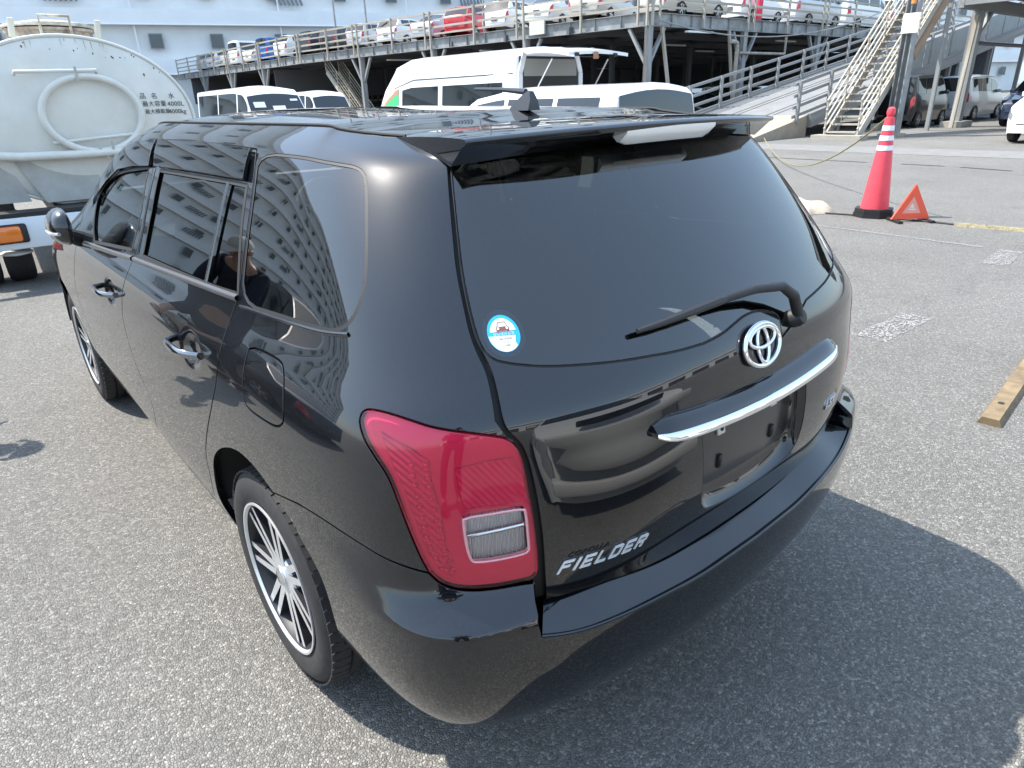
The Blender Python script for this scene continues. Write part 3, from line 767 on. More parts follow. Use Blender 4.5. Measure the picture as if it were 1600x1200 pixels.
# ---- rear bumper (own skin) from wheel arch to wheel arch
bl = T['b_line']; lb = T['b_lampbot']
lipT = [p for p in T['b_lip'] if p[0] > .15]; lipT = lipT+[(0, lipT[-1][1]-.02)]
bh = path(BK, [(5.25, 0.0), (5.27, 1.5), (5.28, 3.1)]+T['b_arch'][::-1][1:], [T['b_arch'][0]]+bl[1:], lb, [lb[-1]]+T['b_notch'][1:], lipT)
bpoly = np.concatenate([bh, mirror(bh)[1:]])
if np.hypot(*(bpoly[0]-bpoly[-1])) < .003: bpoly = bpoly[:-1]
bumper = part(panel('rear_bumper', BK, bpoly, (), PAINT, grid=.020, depth=.016, gap=.0012))
def resamp(L, n):
    s_ = np.concatenate([[0], np.cumsum(np.linalg.norm(np.diff(L, axis=0), axis=1))]); q = np.linspace(0, s_[-1], n)
    return np.stack([np.interp(q, s_, L[:, 0]), np.interp(q, s_, L[:, 1])], 1)
lipL = path(BK, lipT); inL = path(SK, HBt)
lipL = resamp(np.concatenate([lipL, (lipL[:-1]*[-1, 1])[::-1]]), 90); inL = resamp(np.concatenate([inL, (inL[:-1]*[-1, 1])[::-1]]), 90)
PO, nO = BK.at(lipL[:, 0], lipL[:, 1], 0); PI_, nI = SK.at(inL[:, 0], inL[:, 1], -.012)
st = []
for a_, na_, b_ in zip(PO, nO, PI_):
    a_ = Vector(a_); b_ = Vector(b_)-Vector((0, 0, .010)); d = (b_-a_); d.z = 0; d.normalize(); nh = Vector(na_); up = Vector((0, 0, 1))
    a0 = a_-nh*.0015
    st.append([a0-up*.012-nh*.010, a0-up*.0010, a0+d*.0015+up*.0012, a0+d*.004+up*.0018, a0+d*.007+up*.0005, a0+d*.010-up*.002, a0.lerp(b_, .5)-up*.003, a0.lerp(b_, .9)-up*.001, b_, b_+d*.02-up*.02])
INQ = mat('black_gap', (.008,.008,.008), .7)
for s_ in (1, -1): part(panel('inner_quarter', SK, sided(MU([(1.7, .9), (3.4, .9), (3.4, 3.2), (2.75, 3.0), (2.62, 5.4), (2.3, 5.2), (1.9, 3.5)]), s_), (), INQ, off=-.032, gap=0, skirt=False))
shelf = loft('bumper_shelf', st, PAINT, cap=False)
nl = resamp(path(BK, [lb[-1]]+T['b_notch'][1:]), 16)
for s_ in (1, -1):
    q = nl*[s_, 1]; Pn, nn = BK.at(q[:, 0], q[:, 1], -.001)
    loft('shelf_end', [[Vector(p), Vector(p)+Vector((s_*.004, .012, -.001)), Vector(p)+Vector((s_*.012, .10, -.004))] for p in Pn], PAINT, cap=False)

# ---- roof
tt = np.linspace(3.0, 13.8, 200); ET = ev(NE, tt, np.full(200, top))[0]
o_ = np.argsort(ET[:, 1]); EY, EX_, EZ = ET[o_, 1], -ET[o_, 0], ET[o_, 2]
def roof_z(x, y):
    xe = np.interp(y, EY, EX_); ze = np.interp(y, EY, EZ); return ze+np.interp(y, [.5, .9, 1.5], [.008, .018, .030])*(1-(np.abs(x)/xe)**2.3)
nx, ny = 34, 60; V = []; F = []
for j in range(ny+1):
    for i in range(nx+1):
        t_ = i/nx*2-1; yb = .50+.03*t_*t_; y = yb+(2.62-yb)*(j/ny); xe = np.interp(y, EY, EX_)
        yy_ = y+.10*(j/ny)**3*(1-t_*t_)
        V.append((t_*(xe-.004), yy_, float(roof_z(t_*xe, y))-.0015-.03*max(0, (y-2.35))*(1)))
for j in range(ny):
    for i in range(nx):
        a_ = j*(nx+1)+i; F.append((a_, a_+1, a_+nx+2, a_+nx+1))
part(link_mesh('roof', np_mesh('roof', np.array(V), np.array(F)), PAINT))
def moulding(s):
    P = [Vector((-s*(x), y, z+.001)) for x, y, z in zip(EX_[::6], EY[::6], EZ[::6]) if .60 < y < 2.5]
    part(MB().tube(P, .0035, 8).build('roof_moulding', RUBBER, smooth=True))
both(moulding)
ws = path(SK, [(13.95, 10.4), (14.1, 9.4), (16, 9.2), (18, 9.1)], [(18, 9.1), (18, top)], [(18, top), (13.85, top)])
for s in (1, -1): part(panel('windscreen', SK, sided(ws, s), (), CLEAR_GLASS, gap=.0, roll=.001, skirt=False, grid=.04))

# ---- roof spoiler
st = []; XW = .507
for x in np.linspace(-XW, XW, 49):
    e = abs(x)/XW
    zt = 1.433-.012*e*e; yt = .335+.068*e**2.4; yf = .66-.02*e*e; zf = float(roof_z(x, yf))+.002-.004*e**8
    P, n = rear_pt(max(-.47, min(.47, x)), 1.376+.022*(1-e*e), .002); yb = P.y-.004+max(0, abs(x)-.47)*.3; zb = P.z-.004
    th = .020*(1-.35*e)
    st.append([Vector((x, yf, zf)), Vector((x, yf*.7+yt*.3, zf*.68+zt*.32+.002)), Vector((x, yf*.35+yt*.65, zf*.32+zt*.68+.003)), Vector((x, yt+.02, zt+.0015)), Vector((x, yt+.004, zt)), Vector((x, yt, zt-.005)), Vector((x, yt+.003, zt-th*.8)), Vector((x, yt+.012, zt-th)),
               Vector((x, yt*.45+yb*.55, (zt-th)*.4+zb*.6+.006)), Vector((x, yb, zb)), Vector((x, yb+.03, zb+.01)), Vector((x, yf, zf-.03)), Vector((x, yf, zf))])
sp = loft('roof_spoiler', st, PAINT)
# high mounted brake lamp under the spoiler
sec = []
for x in np.linspace(-.15, .15, 15):
    i = int((x+XW)/(2*XW)*48); T_ = st[i][5]; sc2 = 1 if abs(x) < .14 else .8
    a = Vector((x, T_.y+.003, T_.z-.004)); b_ = Vector((x, T_.y+.030, T_.z-.036*sc2)); nn = Vector((0, -.75, -.65))
    sec.append([a+nn*.002, a.lerp(b_, .15)+nn*.007, a.lerp(b_, .85)+nn*.007, b_+nn*.002, b_-nn*.02, a-nn*.004])
loft('high_brake_lamp', sec, mat('clear_ribbed_lens', (.85,.85,.83), .2, .25, .6))
# aerial fin
mb = MB(); base_z = float(roof_z(0, .85))
prof = [(.785, -.004), (.785, .020), (.793, .040), (.800, .043), (.815, .036), (.835, .022), (.858, .003), (.858, -.004)]
for sx in (1,):
    L = []
    for y, h in prof: L.append((y, h))
    A = [mb.bm.verts.new((-.020*(1-h/.062), y, base_z+h)) for y, h in L]; B = [mb.bm.verts.new((.020*(1-h/.062), y, base_z+h)) for y, h in L]
    mb.bm.faces.new(A); mb.bm.faces.new(B[::-1])
    for k in range(len(L)): mb.bm.faces.new((A[k], A[(k+1) % len(L)], B[(k+1) % len(L)], B[k]))
part(mb.build('aerial_fin', mat('dark_grey_plastic', (.035,.037,.042), .35), smooth=True, angle=30))

part(MB().tube([(0, .815, base_z+.040), (0, .90, base_z+.047), (0, 1.03, base_z+.052)], [.008, .006, .004], 8).build('aerial_rod', mat('dark_grey_plastic', (.03,.03,.03), .35), smooth=True))
# ---- rear wiper
def sp3(u, v, off): P, n = SK.at(*[np.array([float(q)]) for q in SK.m(u, v)], off); return Vector(P[0])
W = [sp3(u, v, o_) for (u, v), o_ in zip(T['wiper'], (.012, .040, .052, .050, .040, .030, .022, .016))]
wp = MB().tube([W[0]-(W[1]-W[0])*.2, W[0], W[1], W[2], W[3], W[4]], [.009, .0125, .012, .0105, .009, .008], 12)
wiper = part(wp.build('wiper_arm', MATTE_BLACK, smooth=True))
wb = MB().tube([W[3]*.3+W[4]*.7, W[4], W[5], W[6], W[7]], [.007, .010, .009, .007, .005], 8); o = wb.build('wiper_blade', mat('wiper_blade_rubber', (.02,.02,.021), .45), wiper, smooth=True)
P0 = sp3(*T['wiper'][0], -.005); n0 = (W[0]-P0).normalized()
o = MB().lathe([(0, .03), (.016, .028), (.021, .015), (.022, -.006), (0, -.006)], P0, n0, 20).build('wiper_pivot', MATTE_BLACK, wiper, smooth=True)

# ---- parking sticker on the rear window
U0, V0 = SK.m(*T['sticker'][0]); rad = .024; KS = 1.42
sc_ = lambda r_, k=48: np.array([(float(U0)+KS*r_*1.28*math.cos(a), float(V0)+KS*r_*1.05*math.sin(a)) for a in np.linspace(0, 2*math.pi, k, endpoint=False)])
def dmat(n_, c): return mat(n_, c, .35, 0, .3)
stk = part(panel('parking_sticker', SK, sc_(.0235), (), dmat('sticker_blue', (.02,.42,.80)), off=.0004, gap=0, roll=.0003, skirt=False, step=.003, grid=.01))
def stamp(name, pts, c, off): return panel(name, SK, np.array([(float(U0)+KS*x*1.28, float(V0)+KS*y*1.05) for x, y in pts]), (), c, stk, off=off, gap=0, roll=.00005, skirt=False, step=.004, grid=.01)
panel('sticker_film', SK, sc_(.0300), [sc_(.0237)], glass('clear_film', (.86,.88,.90), 1.5), stk, off=.0003, gap=0, roll=.0001, skirt=False, hole_skirt=False, step=.004, grid=.01)
WHT = dmat('sticker_white', (.85,.86,.80))
arc = lambda r_, a0, a1, k=20: [(r_*math.cos(a), r_*math.sin(a)) for a in np.linspace(R(a0), R(a1), k)]
stamp('sticker_field', arc(.0190, 8, 172), WHT, .0008)
stamp('sticker_field', [(-.0165,-.0035)]+[(-.0135,-.012),(-.0150,-.0155)]+arc(.0225, 225, 356)+[(.0222,-.0022)], WHT, .0008)
BRN = dmat('sticker_brown', (.25,.08,.05))
stamp('sticker_car', [(-.0095,.0035),(-.0095,.0085),(.0095,.0085),(.0095,.0035),(.0095,.001),(.006,.001),(.006,.003),(-.006,.003),(-.006,.001),(-.0095,.001)], BRN, .0012)
stamp('sticker_car', [(-.008,.0085),(-.006,.0145),(.006,.0145),(.008,.0085),(.0068,.0085),(.0052,.0135),(-.0052,.0135),(-.0068,.0085)], BRN, .0013)
for cx in (-.0065, .0065): stamp('sticker_lamp', [(cx+.0018*math.cos(a), .0063+.0018*math.sin(a)) for a in np.linspace(0, 2*math.pi, 10, endpoint=False)], WHT, .0016)
def skin_text(txt, size, cx, cy, m, off):
    me = text_mesh(txt, size, .00005); co = np.array([tuple(v.co) for v in me.vertices])
    P, n = SK.at(float(U0)-KS*(co[:, 0]+cx)*1.28, float(V0)+KS*(co[:, 1]+cy)*1.05, off)
    for v, p in zip(me.vertices, P): v.co = p
    return link_mesh('sticker_lettering', me, m, stk)
skin_text('保管場所標章', .0052, 0, -.0012, WHT, .0018)
skin_text('260103430', .0042, 0, -.0068, dmat('sticker_ink', (.10,.07,.07)), .0014)
skin_text('E10  541', .0032, 0, -.0112, dmat('sticker_ink', (.10,.07,.07)), .0014)
skin_text('34 8888', .0032, 0, -.0150, dmat('sticker_ink', (.10,.07,.07)), .0014)

# ---- wheels
def ring_mesh(name, prof, m, parent, seg=72, tread=False):
    """prof (radius, x) round the x axis"""
    V = []; F = []; k = len(prof)
    for i in range(seg):
        a = 2*math.pi*i/seg
        for r_, x in prof: V.append((x, r_*math.cos(a), r_*math.sin(a)))
    for i in range(seg):
        i2 = (i+1) % seg
        for j in range(k-1): F.append((i*k+j, i*k+j+1, i2*k+j+1, i2*k+j))
    me = np_mesh(name, np.array(V), np.array(F)); me.set_sharp_from_angle(angle=R(40)) if hasattr(me, 'set_sharp_from_angle') else None
    return link_mesh(name, me, m, parent)
BARREL = mat('dark_wheel_barrel', (.028,.028,.030), .5, .4)
def wheel_mesh_parts(parent, r_=.312, rim=.213, wd=.195):
    """outer face towards -x"""
    hw = wd/2
    tyre_prof = [(rim-.012, -hw+.022), (rim, -hw+.010), (rim+.018, -hw+.002), (rim+.045, -hw-.003), (rim+.066, -hw), (r_-.018, -hw+.009), (r_-.006, -hw+.020), (r_-.001, -hw+.034)]
    tyre_prof += [(r_, -.045), (r_-.008, -.043), (r_-.008, -.036), (r_, -.034), (r_, -.006), (r_-.008, -.004), (r_-.008, .004), (r_, .006), (r_, .034), (r_-.008, .036), (r_-.008, .043), (r_, .045)]
    tyre_prof += [(r_-.001, hw-.034), (r_-.006, hw-.02), (r_-.03, hw-.004), (rim+.02, hw), (rim-.012, hw-.02)]
    ring_mesh('tyre', tyre_prof, TYRE, parent)
    # shoulder blocks cut by lateral grooves
    mb = MB(); n = 60
    for i in range(n):
        a = 2*math.pi*i/n
        for sx in (-1, 1):
            c = Vector((sx*(hw-.030), (r_-.004)*math.cos(a), (r_-.004)*math.sin(a)))
            rot = Matrix.Rotation(a, 3, 'X')
            g = bmesh.ops.create_cube(mb.bm, size=1)['verts']
            for v in g:
                q = Vector((v.co.x*.046, v.co.y*.012, v.co.z*(2*math.pi*r_/n*.80)));
                if v.co.y > 0 and v.co.x*sx > 0: q.y -= .007
                v.co = rot @ q + c
    mb.build('tread_blocks', TYRE, parent)['kind'] = 'stuff'
    barrel = [(rim-.004, -hw+.012), (rim+.004, -hw+.005), (rim+.004, -hw+.001), (rim-.002, -hw+.001), (rim-.007, -hw+.008)]
    ring_mesh('rim', barrel[:5], SATIN, parent)
    ring_mesh('rim_barrel', [(rim-.0065, -hw+.009), (rim-.014, -hw+.02), (rim-.022, -hw+.05), (rim-.027, hw-.03), (.07, hw-.035), (.0, hw-.035)], BARREL, parent, 48)
    # brake disc
    MB().lathe([(0, 0), (.125, 0), (.125, -.012), (.0, -.012)], (hw-.11, 0, 0), (-1, 0, 0), 40).build('brake_disc', mat('cast_iron', (.10,.09,.085), .45, .8), parent, smooth=True)
    # seven pairs of slim spokes
    xo = -hw+.012
    for k in range(7):
        a0 = R(45+k*360/7)
        mb = MB()
        for sgn in (-1, 1):
            # inner end on the hub, outer ends apart
            ai, ao = a0+sgn*R(14), a0+sgn*R(6.6); ri, ro = .050, rim-.006
            p0 = (ri*math.cos(ai), ri*math.sin(ai)); p1 = (ro*math.cos(ao), ro*math.sin(ao))
            d = np.array(p1)-np.array(p0); d /= np.linalg.norm(d); q = np.array([-d[1], d[0]])
            outl = []
            for (pp, wv) in ((p0, .0118), (p1, .0085)): outl.append((np.array(pp)-q*wv, np.array(pp)+q*wv))
            pts = [outl[0][0], outl[0][1], outl[1][1], outl[1][0]]; xs = [xo+.008, xo+.008, xo, xo]
            A = [mb.bm.verts.new((x, p[0], p[1])) for p, x in zip(pts, xs)]
            cen = sum((Vector((0, *p)) for p in pts), Vector())/4
            B = [mb.bm.verts.new((x+.030, p[0]+(cen.y-p[0])*.0, p[1])) for p, x in zip(pts, xs)]
            f = mb.bm.faces.new(A); mb.bm.faces.new(B[::-1])
            for i in range(4):
                g = mb.bm.faces.new((A[i], A[(i+1) % 4], B[(i+1) % 4], B[i])); g.material_index = 1
        bmesh.ops.recalc_face_normals(mb.bm, faces=mb.bm.faces)
        mb.build('spoke', [SATIN, DARK_ALLOY], parent)
    MB().lathe([(0, .0), (.020, .0), (.026, .004), (.030, .007), (.070, .0072), (.076, .012), (.076, .045), (0, .045)], (xo+.001, 0, 0), (1, 0, 0), 40).build('hub', SATIN, parent, smooth=True)
    MB().lathe([(0, -.004), (.020, -.003), (.026, .001), (.026, .004)], (xo, 0, 0), (1, 0, 0), 28).build('hub_cap', CHROME, parent, smooth=True)
    for k in range(4):
        a = R(20+90*k); MB().lathe([(0, -.0005), (.011, -.0005), (.011, .02), (0, .02)], (xo+.0115, .046*math.cos(a), .046*math.sin(a)), (1, 0, 0), 12).build('wheel_nut', mat('dark_hole', (.02,.02,.02), .7), parent, smooth=True)
for (x, y, fl) in ((-.722, .945, 0), (-.722, 3.545, 1), (.722, .945, 2), (.722, 3.545, 3)):
    wh = bpy.data.objects.new('wheel', None); COL.objects.link(wh); wh.parent = wagon; wh.empty_display_size = .2
    wh.location = Vector((x, y, .312))+HOFF
    if fl == 0: wheel_mesh_parts(wh); W0 = wh
    else:
        for ch in list(W0.children): copy_tree(ch, wh)
        if x > 0: wh.rotation_euler = (0, 0, math.pi)
        if fl == 1: wh.rotation_euler = (R(17), 0, 0)
# ---- inner shell: wheel houses, floor, dark inside
IN = mat('dark_inner_shell', (.012,.012,.012), .8)
def inner(s):
    for y in (.945, 3.545):
        mb = MB(); V = []
        ang = np.linspace(R(8), R(172), 22)
        A = [mb.bm.verts.new((-s*.815, y+.405*math.cos(a), .31+.40*math.sin(a))) for a in ang]
        B = [mb.bm.verts.new((-s*.50, y+.39*math.cos(a), .31+.38*math.sin(a))) for a in ang]
        for i in range(len(ang)-1): mb.bm.faces.new((A[i], A[i+1], B[i+1], B[i]))
        mb.bm.faces.new(B)
        part(mb.build('wheel_house', IN, smooth=True))
both(inner)
part(MB().box((0, 2.25, .27), (1.46, 1.75, .10)).box((0, .45, .36), (1.25, .42, .10)).box((0, 3.9, .38), (1.2, .6, .2)).build('underbody', IN))
part(MB().box((0, 2.0, .42), (1.42, 2.4, .03)).box((0, .78, .66), (1.20, 1.0, .03)).box((0, .26, .60), (1.0, .03, .2)).build('floor', mat('dark_carpet', (.03,.03,.032), .9)))
# seats, headrests, dashboard
SEAT = mat('grey_seat_cloth', (.085,.08,.078), .85, noise=.3, nscale=40)
def seat(x, y, w_, name='seat'):
    c = MB().box((x, y, .60), (w_, .50, .16), bevel=.04).box((x, y-.28, .86), (w_, .13, .56), Matrix.Rotation(R(14), 3, 'X'), bevel=.045).build(name, SEAT, smooth=True, angle=60); part(c)
    for hx in ((x,) if w_ < .7 else (x-.36, x, x+.36)):
        h = MB().box((hx, y-.37, 1.20), (.25, .10, .17), Matrix.Rotation(R(10), 3, 'X'), bevel=.04).build('headrest', SEAT, smooth=True, angle=60); h.parent = c
seat(-.36, 2.35, .50); seat(.36, 2.35, .50); seat(0, 1.50, 1.22)
part(MB().box((0, 3.05, .84), (1.36, .42, .24), bevel=.05).build('dashboard', mat('dark_dash', (.04,.04,.042), .6), smooth=True))
part(MB().tube([(-.36+.18*math.cos(a)+0.72, 2.80+.06*math.sin(a), .95+.17*math.sin(a)) for a in np.linspace(0, 2*math.pi, 24, endpoint=False)], .014, 8, closed=True).build('steering_wheel', MATTE_BLACK, smooth=True))
# ---- door mirrors, folded in
def mirror_part(s):
    c = Vector((-.866, 2.665, 1.062)); mb = MB(); rings = []
    for t_ in np.linspace(-1, 1, 15):
        e = math.sqrt(max(0, 1-abs(t_)**2.8)); y = c.y+t_*.125; rr = []
        for a in np.linspace(0, 2*math.pi, 20, endpoint=False):
            cx, sz = math.cos(a), math.sin(a)
            xx = (.058*cx if cx > 0 else .022*cx)*(.2+.8*e); rr.append(mb.bm.verts.new((s*(c.x-xx), y, c.z+.074*sz*(.12+.88*e)-.006*t_)))
        rings.append(rr)
    for A, B in zip(rings[:-1], rings[1:]):
        for k in range(20): mb.bm.faces.new((A[k], A[(k+1) % 20], B[(k+1) % 20], B[k]))
    mb.bm.faces.new(rings[0]); mb.bm.faces.new(rings[-1][::-1])
    mr = part(mb.build('door_mirror', PAINT_PLAIN, smooth=True, angle=50))
    MB().tube([(s*(c.x+.02), c.y+.10, c.z-.05), (s*(-.80), c.y+.12, .985)], [.030, .034], 10).build('mirror_stalk', MATTE_BLACK, mr, smooth=True)
    MB().tube([(s*(c.x-.035), c.y-.112, c.z-.014), (s*(c.x-.054), c.y-.05, c.z-.016), (s*(c.x-.055), c.y+.05, c.z-.018)], [.007, .009, .007], 8).build('side_repeater', mat('repeater_lens', (.75,.75,.77), .12, .5, .5), mr, smooth=True)
both(mirror_part)

# ------------------------------------------------------------------ ground
def asphalt():
    m = bpy.data.materials.new('worn_asphalt'); m.use_nodes = True; t = m.node_tree; b = t.nodes["Principled BSDF"]; L = t.links.new
    tc = t.nodes.new("ShaderNodeTexCoord"); P = tc.outputs["Object"]
    def noise(sc, det=5, rough=.6):
        n = t.nodes.new("ShaderNodeTexNoise"); n.inputs["Scale"].default_value = sc; n.inputs["Detail"].default_value = det; n.inputs["Roughness"].default_value = rough; L(P, n.inputs["Vector"]); return n.outputs["Fac"]
    def ramp(x, stops):
        r = t.nodes.new("ShaderNodeValToRGB"); e = r.color_ramp.elements
        while len(e) < len(stops): e.new(.5)
        for k, (p, c) in enumerate(stops): e[k].position = p; e[k].color = (*c, 1)
        L(x, r.inputs[0]); return r.outputs[0]
    def mix(kind, f, a, b_):
        x = t.nodes.new("ShaderNodeMixRGB"); x.blend_type = kind
        for i, v in enumerate((f, a, b_)):
            if hasattr(v, 'links'): L(v, x.inputs[i])
            else: x.inputs[i].default_value = v if i == 0 else (*v, 1)
        return x.outputs[0]
    # distorted cells: the stones
    dn = t.nodes.new("ShaderNodeTexNoise"); dn.inputs["Scale"].default_value = 120; L(P, dn.inputs["Vector"])
    ad = t.nodes.new("ShaderNodeMixRGB"); ad.blend_type = 'ADD'; ad.inputs[0].default_value = .006; L(P, ad.inputs[1]); L(dn.outputs["Color"], ad.inputs[2])
    v1 = t.nodes.new("ShaderNodeTexVoronoi"); v1.inputs["Scale"].default_value = 132; L(ad.outputs[0], v1.inputs["Vector"])
    v2 = t.nodes.new("ShaderNodeTexVoronoi"); v2.inputs["Scale"].default_value = 290; L(ad.outputs[0], v2.inputs["Vector"])
    ve = t.nodes.new("ShaderNodeTexVoronoi"); ve.feature = 'DISTANCE_TO_EDGE'; ve.inputs["Scale"].default_value = 132; L(ad.outputs[0], ve.inputs["Vector"])
    sx = t.nodes.new("ShaderNodeSeparateColor"); L(v1.outputs["Color"], sx.inputs[0])
    stone = ramp(sx.outputs[0], [(0, (.15,.149,.143)), (.4, (.20,.198,.19)), (.8, (.25,.245,.235)), (1, (.37,.36,.34))])
    s2 = t.nodes.new("ShaderNodeSeparateColor"); L(v2.outputs["Color"], s2.inputs[0])
    fine = ramp(s2.outputs[0], [(0, (.66,.66,.66)), (1, (1.25,1.25,1.25))])
    c = mix('MULTIPLY', .7, stone, fine)
    binder = ramp(ve.outputs["Distance"], [(0.0, (.52,.52,.53)), (.12, (1,1,1))]); c = mix('MULTIPLY', .75, c, binder)
    patch = ramp(noise(.35, 6), [(.3, (.82,.80,.755)), (.7, (1.05,1.03,.98))]); c = mix('MULTIPLY', 1, c, patch)
    stain = ramp(noise(2.3, 6, .7), [(.32, (.72,.72,.73)), (.45, (1,1,1))]); c = mix('MULTIPLY', .6, c, stain)
    L(c, b.inputs["Base Color"]); b.inputs["Roughness"].default_value = .78; b.inputs["Specular IOR Level"].default_value = .35
    hgt = mix('ADD', .5, ramp(ve.outputs["Distance"], [(0, (0,0,0)), (.25, (.8,.8,.8)), (.6, (1,1,1))]), sx.outputs[1])
    bp = t.nodes.new("ShaderNodeBump"); bp.inputs["Strength"].default_value = .9; bp.inputs["Distance"].default_value = .0035; L(hgt, bp.inputs["Height"]); L(bp.outputs[0], b.inputs["Normal"])
    return m
def sheet(name, x0, x1, y0, y1, z, m, kind='structure', parent=None):
    V = [(x0,y0,z),(x1,y0,z),(x1,y1,z),(x0,y1,z)]; me = bpy.data.meshes.new(name); me.from_pydata(V, [], [(0,1,2,3)]); o = link_mesh(name, me, m, parent)
    if kind: o['kind'] = kind
    return o
sheet('ground', -400, 500, -300, 600, 0, asphalt())

# ------------------------------------------------------------------ markings and strips on the ground
WHITE_LINE = mat('worn_white_paint', (.52,.52,.50), .7, noise=.62, nscale=60, ncol=(.20,.195,.185))
def flat(name, pts, m, z=.004, kind='structure', parent=None):
    me = bpy.data.meshes.new(name); me.from_pydata([(p[0], p[1], z) for p in pts], [], [tuple(range(len(pts)))])
    o = link_mesh(name, me, m, parent)
    if kind: o['kind'] = kind
    return o
rnd = random.Random(11)
def worn_line(a, b, wd, n, frag=.7, seed=1):
    """painted line broken into flakes by wear"""
    q = random.Random(seed); a = Vector(a); b = Vector(b); d = b-a; L = d.length; d.normalize(); nrm = Vector((-d.y, d.x)); V = []; F = []
    for i in range(n):
        t = q.random()*L; s = (q.random()-.5)*wd; r_ = q.uniform(.002, .007)*(.6+.8*frag); k = q.randint(5, 7); base = len(V); ph = q.random()*6
        for j in range(k):
            an = ph+2*math.pi*j/k; rr = r_*q.uniform(.5, 1.2); p = a+d*(t+rr*1.6*math.cos(an))+nrm*(s+rr*math.sin(an)); V.append((p.x, p.y, .0035+.00025*(i % 6)))
        F.append(tuple(range(base, base+k)))
    me = bpy.data.meshes.new('marking'); me.from_pydata(V, [], F); o = link_mesh('parking_marking', me, mat('faded_white_paint', (.31,.305,.29), .75), None); o['kind'] = 'structure'
    return o
worn_line((6.62, 3.45), (6.47, 1.45), .06, 1100, seed=2)
worn_line((6.47, 1.20), (5.75, 1.14), .20, 900, seed=3)
worn_line((3.78, 1.02), (3.08, 1.04), .20, 750, seed=4)
# saw cuts in the asphalt further off
for (a, b) in (((14.10, 8.6), (14.02, 5.9)), ((14.02, 5.2), (13.98, 4.4)), ((13.93, 4.1), (13.70, 3.2)), ((13.66, 3.0), (13.2, .2)), ((13.1, 0), (12.7, -4))):
    d = (Vector(b)-Vector(a)).normalized()*.5; n_ = Vector((-d.y, d.x)).normalized()*.045
    flat('expansion_joint', [Vector(a)-n_, Vector(b)-n_, Vector(b)+n_, Vector(a)+n_], mat('tar_joint', (.02,.02,.021), .6))
flat('service_road', [(16.2, -60), (18.0, -60), (18.0, 30), (16.2, 30)][::-1], mat('old_concrete_strip', (.20,.195,.185), .85, noise=.2, nscale=3), .004)
# yellow wheel stop bars
YEL = mat('worn_yellow_paint', (.33,.28,.15), .7, noise=.6, nscale=25, ncol=(.14,.12,.08))
def stop_bar(a, b, wd, h, label, m):
    a = Vector((*a, 0)); b = Vector((*b, 0)); d = (b-a); L = d.length; c = (a+b)/2; an = math.atan2(d.y, d.x)
    r_ = empty('wheel_stop', c, an, label, 'wheel stop', 'wheel stop strips on the asphalt')
    mb = MB(); pr = [(-wd/2, 0), (-wd/2*.7, h), (wd/2*.7, h), (wd/2, 0)]
    mb.prism([(-L/2, y, z) for y, z in pr], (L, 0, 0)); mb.build('bar', m, r_)
    for t in (-.35, .35): MB().lathe([(0, 0), (.014, 0), (.016, -.004)], (L*t, 0, h+.003), (0, 0, 1), 8).build('bolt', MATTE_BLACK, r_)
    return r_
stop_bar((7.54, 2.05), (7.75, .05), .10, .03, 'thin worn yellow strip lying beyond the warning triangle', YEL)
stop_bar((2.26, .13), (3.75, .27), .10, .035, 'weathered wooden plank strip at the right edge beside the black wagon', mat('weathered_ply', (.25,.18,.10), .8, noise=.5, nscale=9))
tg_ = tag(MB().tube([(7.50, 2.95, .012), (7.53, 2.6, .012), (7.56, 2.3, .010), (7.55, 2.05, .010)], .012, 6).build('black_cable', RUBBER, smooth=True), 'black cable lying between the tall cone and the yellow strip', 'cable')
tag(MB().tube([(7.36, 3.62, .012), (7.45, 3.3, .012), (7.50, 3.05, .012)], .010, 6).build('black_cable', RUBBER, smooth=True), 'short black cable between the canvas bag and the tall cone', 'cable')

# ------------------------------------------------------------------ tall cone, warning triangle, canvas bag, rope
ORANGE = mat('cone_orange_red', (.84,.075,.10), .42, noise=.12, nscale=8)
REFW = mat('reflective_white_band', (.78,.80,.82), .35)
cone = empty('traffic_cone', (7.60, 2.98, 0), .3, 'tall slim orange red cone with three white bands and a black base', 'traffic cone')
def cr(z): return .160-.108*(z-.10)/1.02
MB().lathe([(cr(.10), .10), (cr(.76), .76), (.0, .76)], (0,0,0), (0,0,1), 28).lathe([(0, .76), (cr(.76)-.001, .76), (cr(1.10), 1.10), (.052, 1.135), (.030, 1.14), (.030, 1.155), (.042, 1.165), (.048, 1.20), (.040, 1.235), (.02, 1.25), (0, 1.252)], (0,0,0), (0,0,1), 28).build('cone_body', ORANGE, cone, smooth=True)
for z0 in (.775, .885, .995): MB().lathe([(cr(z0)+.003, z0), (cr(z0+.055)+.003, z0+.055)], (0,0,0), (0,0,1), 28).build('reflective_band', REFW, cone, smooth=True)
oc = lambda r_, z: [(r_*math.cos(R(22.5+45*k)), r_*math.sin(R(22.5+45*k)), z) for k in range(8)]
MB().prism(oc(.235, 0), (0, 0, .055)).build('base_weight', MATTE_BLACK, cone); MB().prism(oc(.222, .058), (0, 0, .045)).build('base_weight', MATTE_BLACK, cone)
tri = empty('warning_triangle', (7.50, 2.52, 0), R(138), 'small red orange warning triangle standing right of the tall cone', 'warning triangle')
def tri_ring(s0, s1, th, nm, m, y0):
    def t3(s_): return [(-s_*.5, .0), (s_*.5, .0), (0, s_*.90)]
    A = t3(s0); cx, cz = 0, s0*.90/3; B = [((x-cx)*s1+cx, (z-cz)*s1+cz) for x, z in A]; mb = MB()
    for i in range(3):
        j = (i+1) % 3; mb.prism([(A[i][0], y0, A[i][1]+.03), (A[j][0], y0, A[j][1]+.03), (B[j][0], y0, B[j][1]+.03), (B[i][0], y0, B[i][1]+.03)], (0, th, 0))
    return mb.build(nm, m, tri)
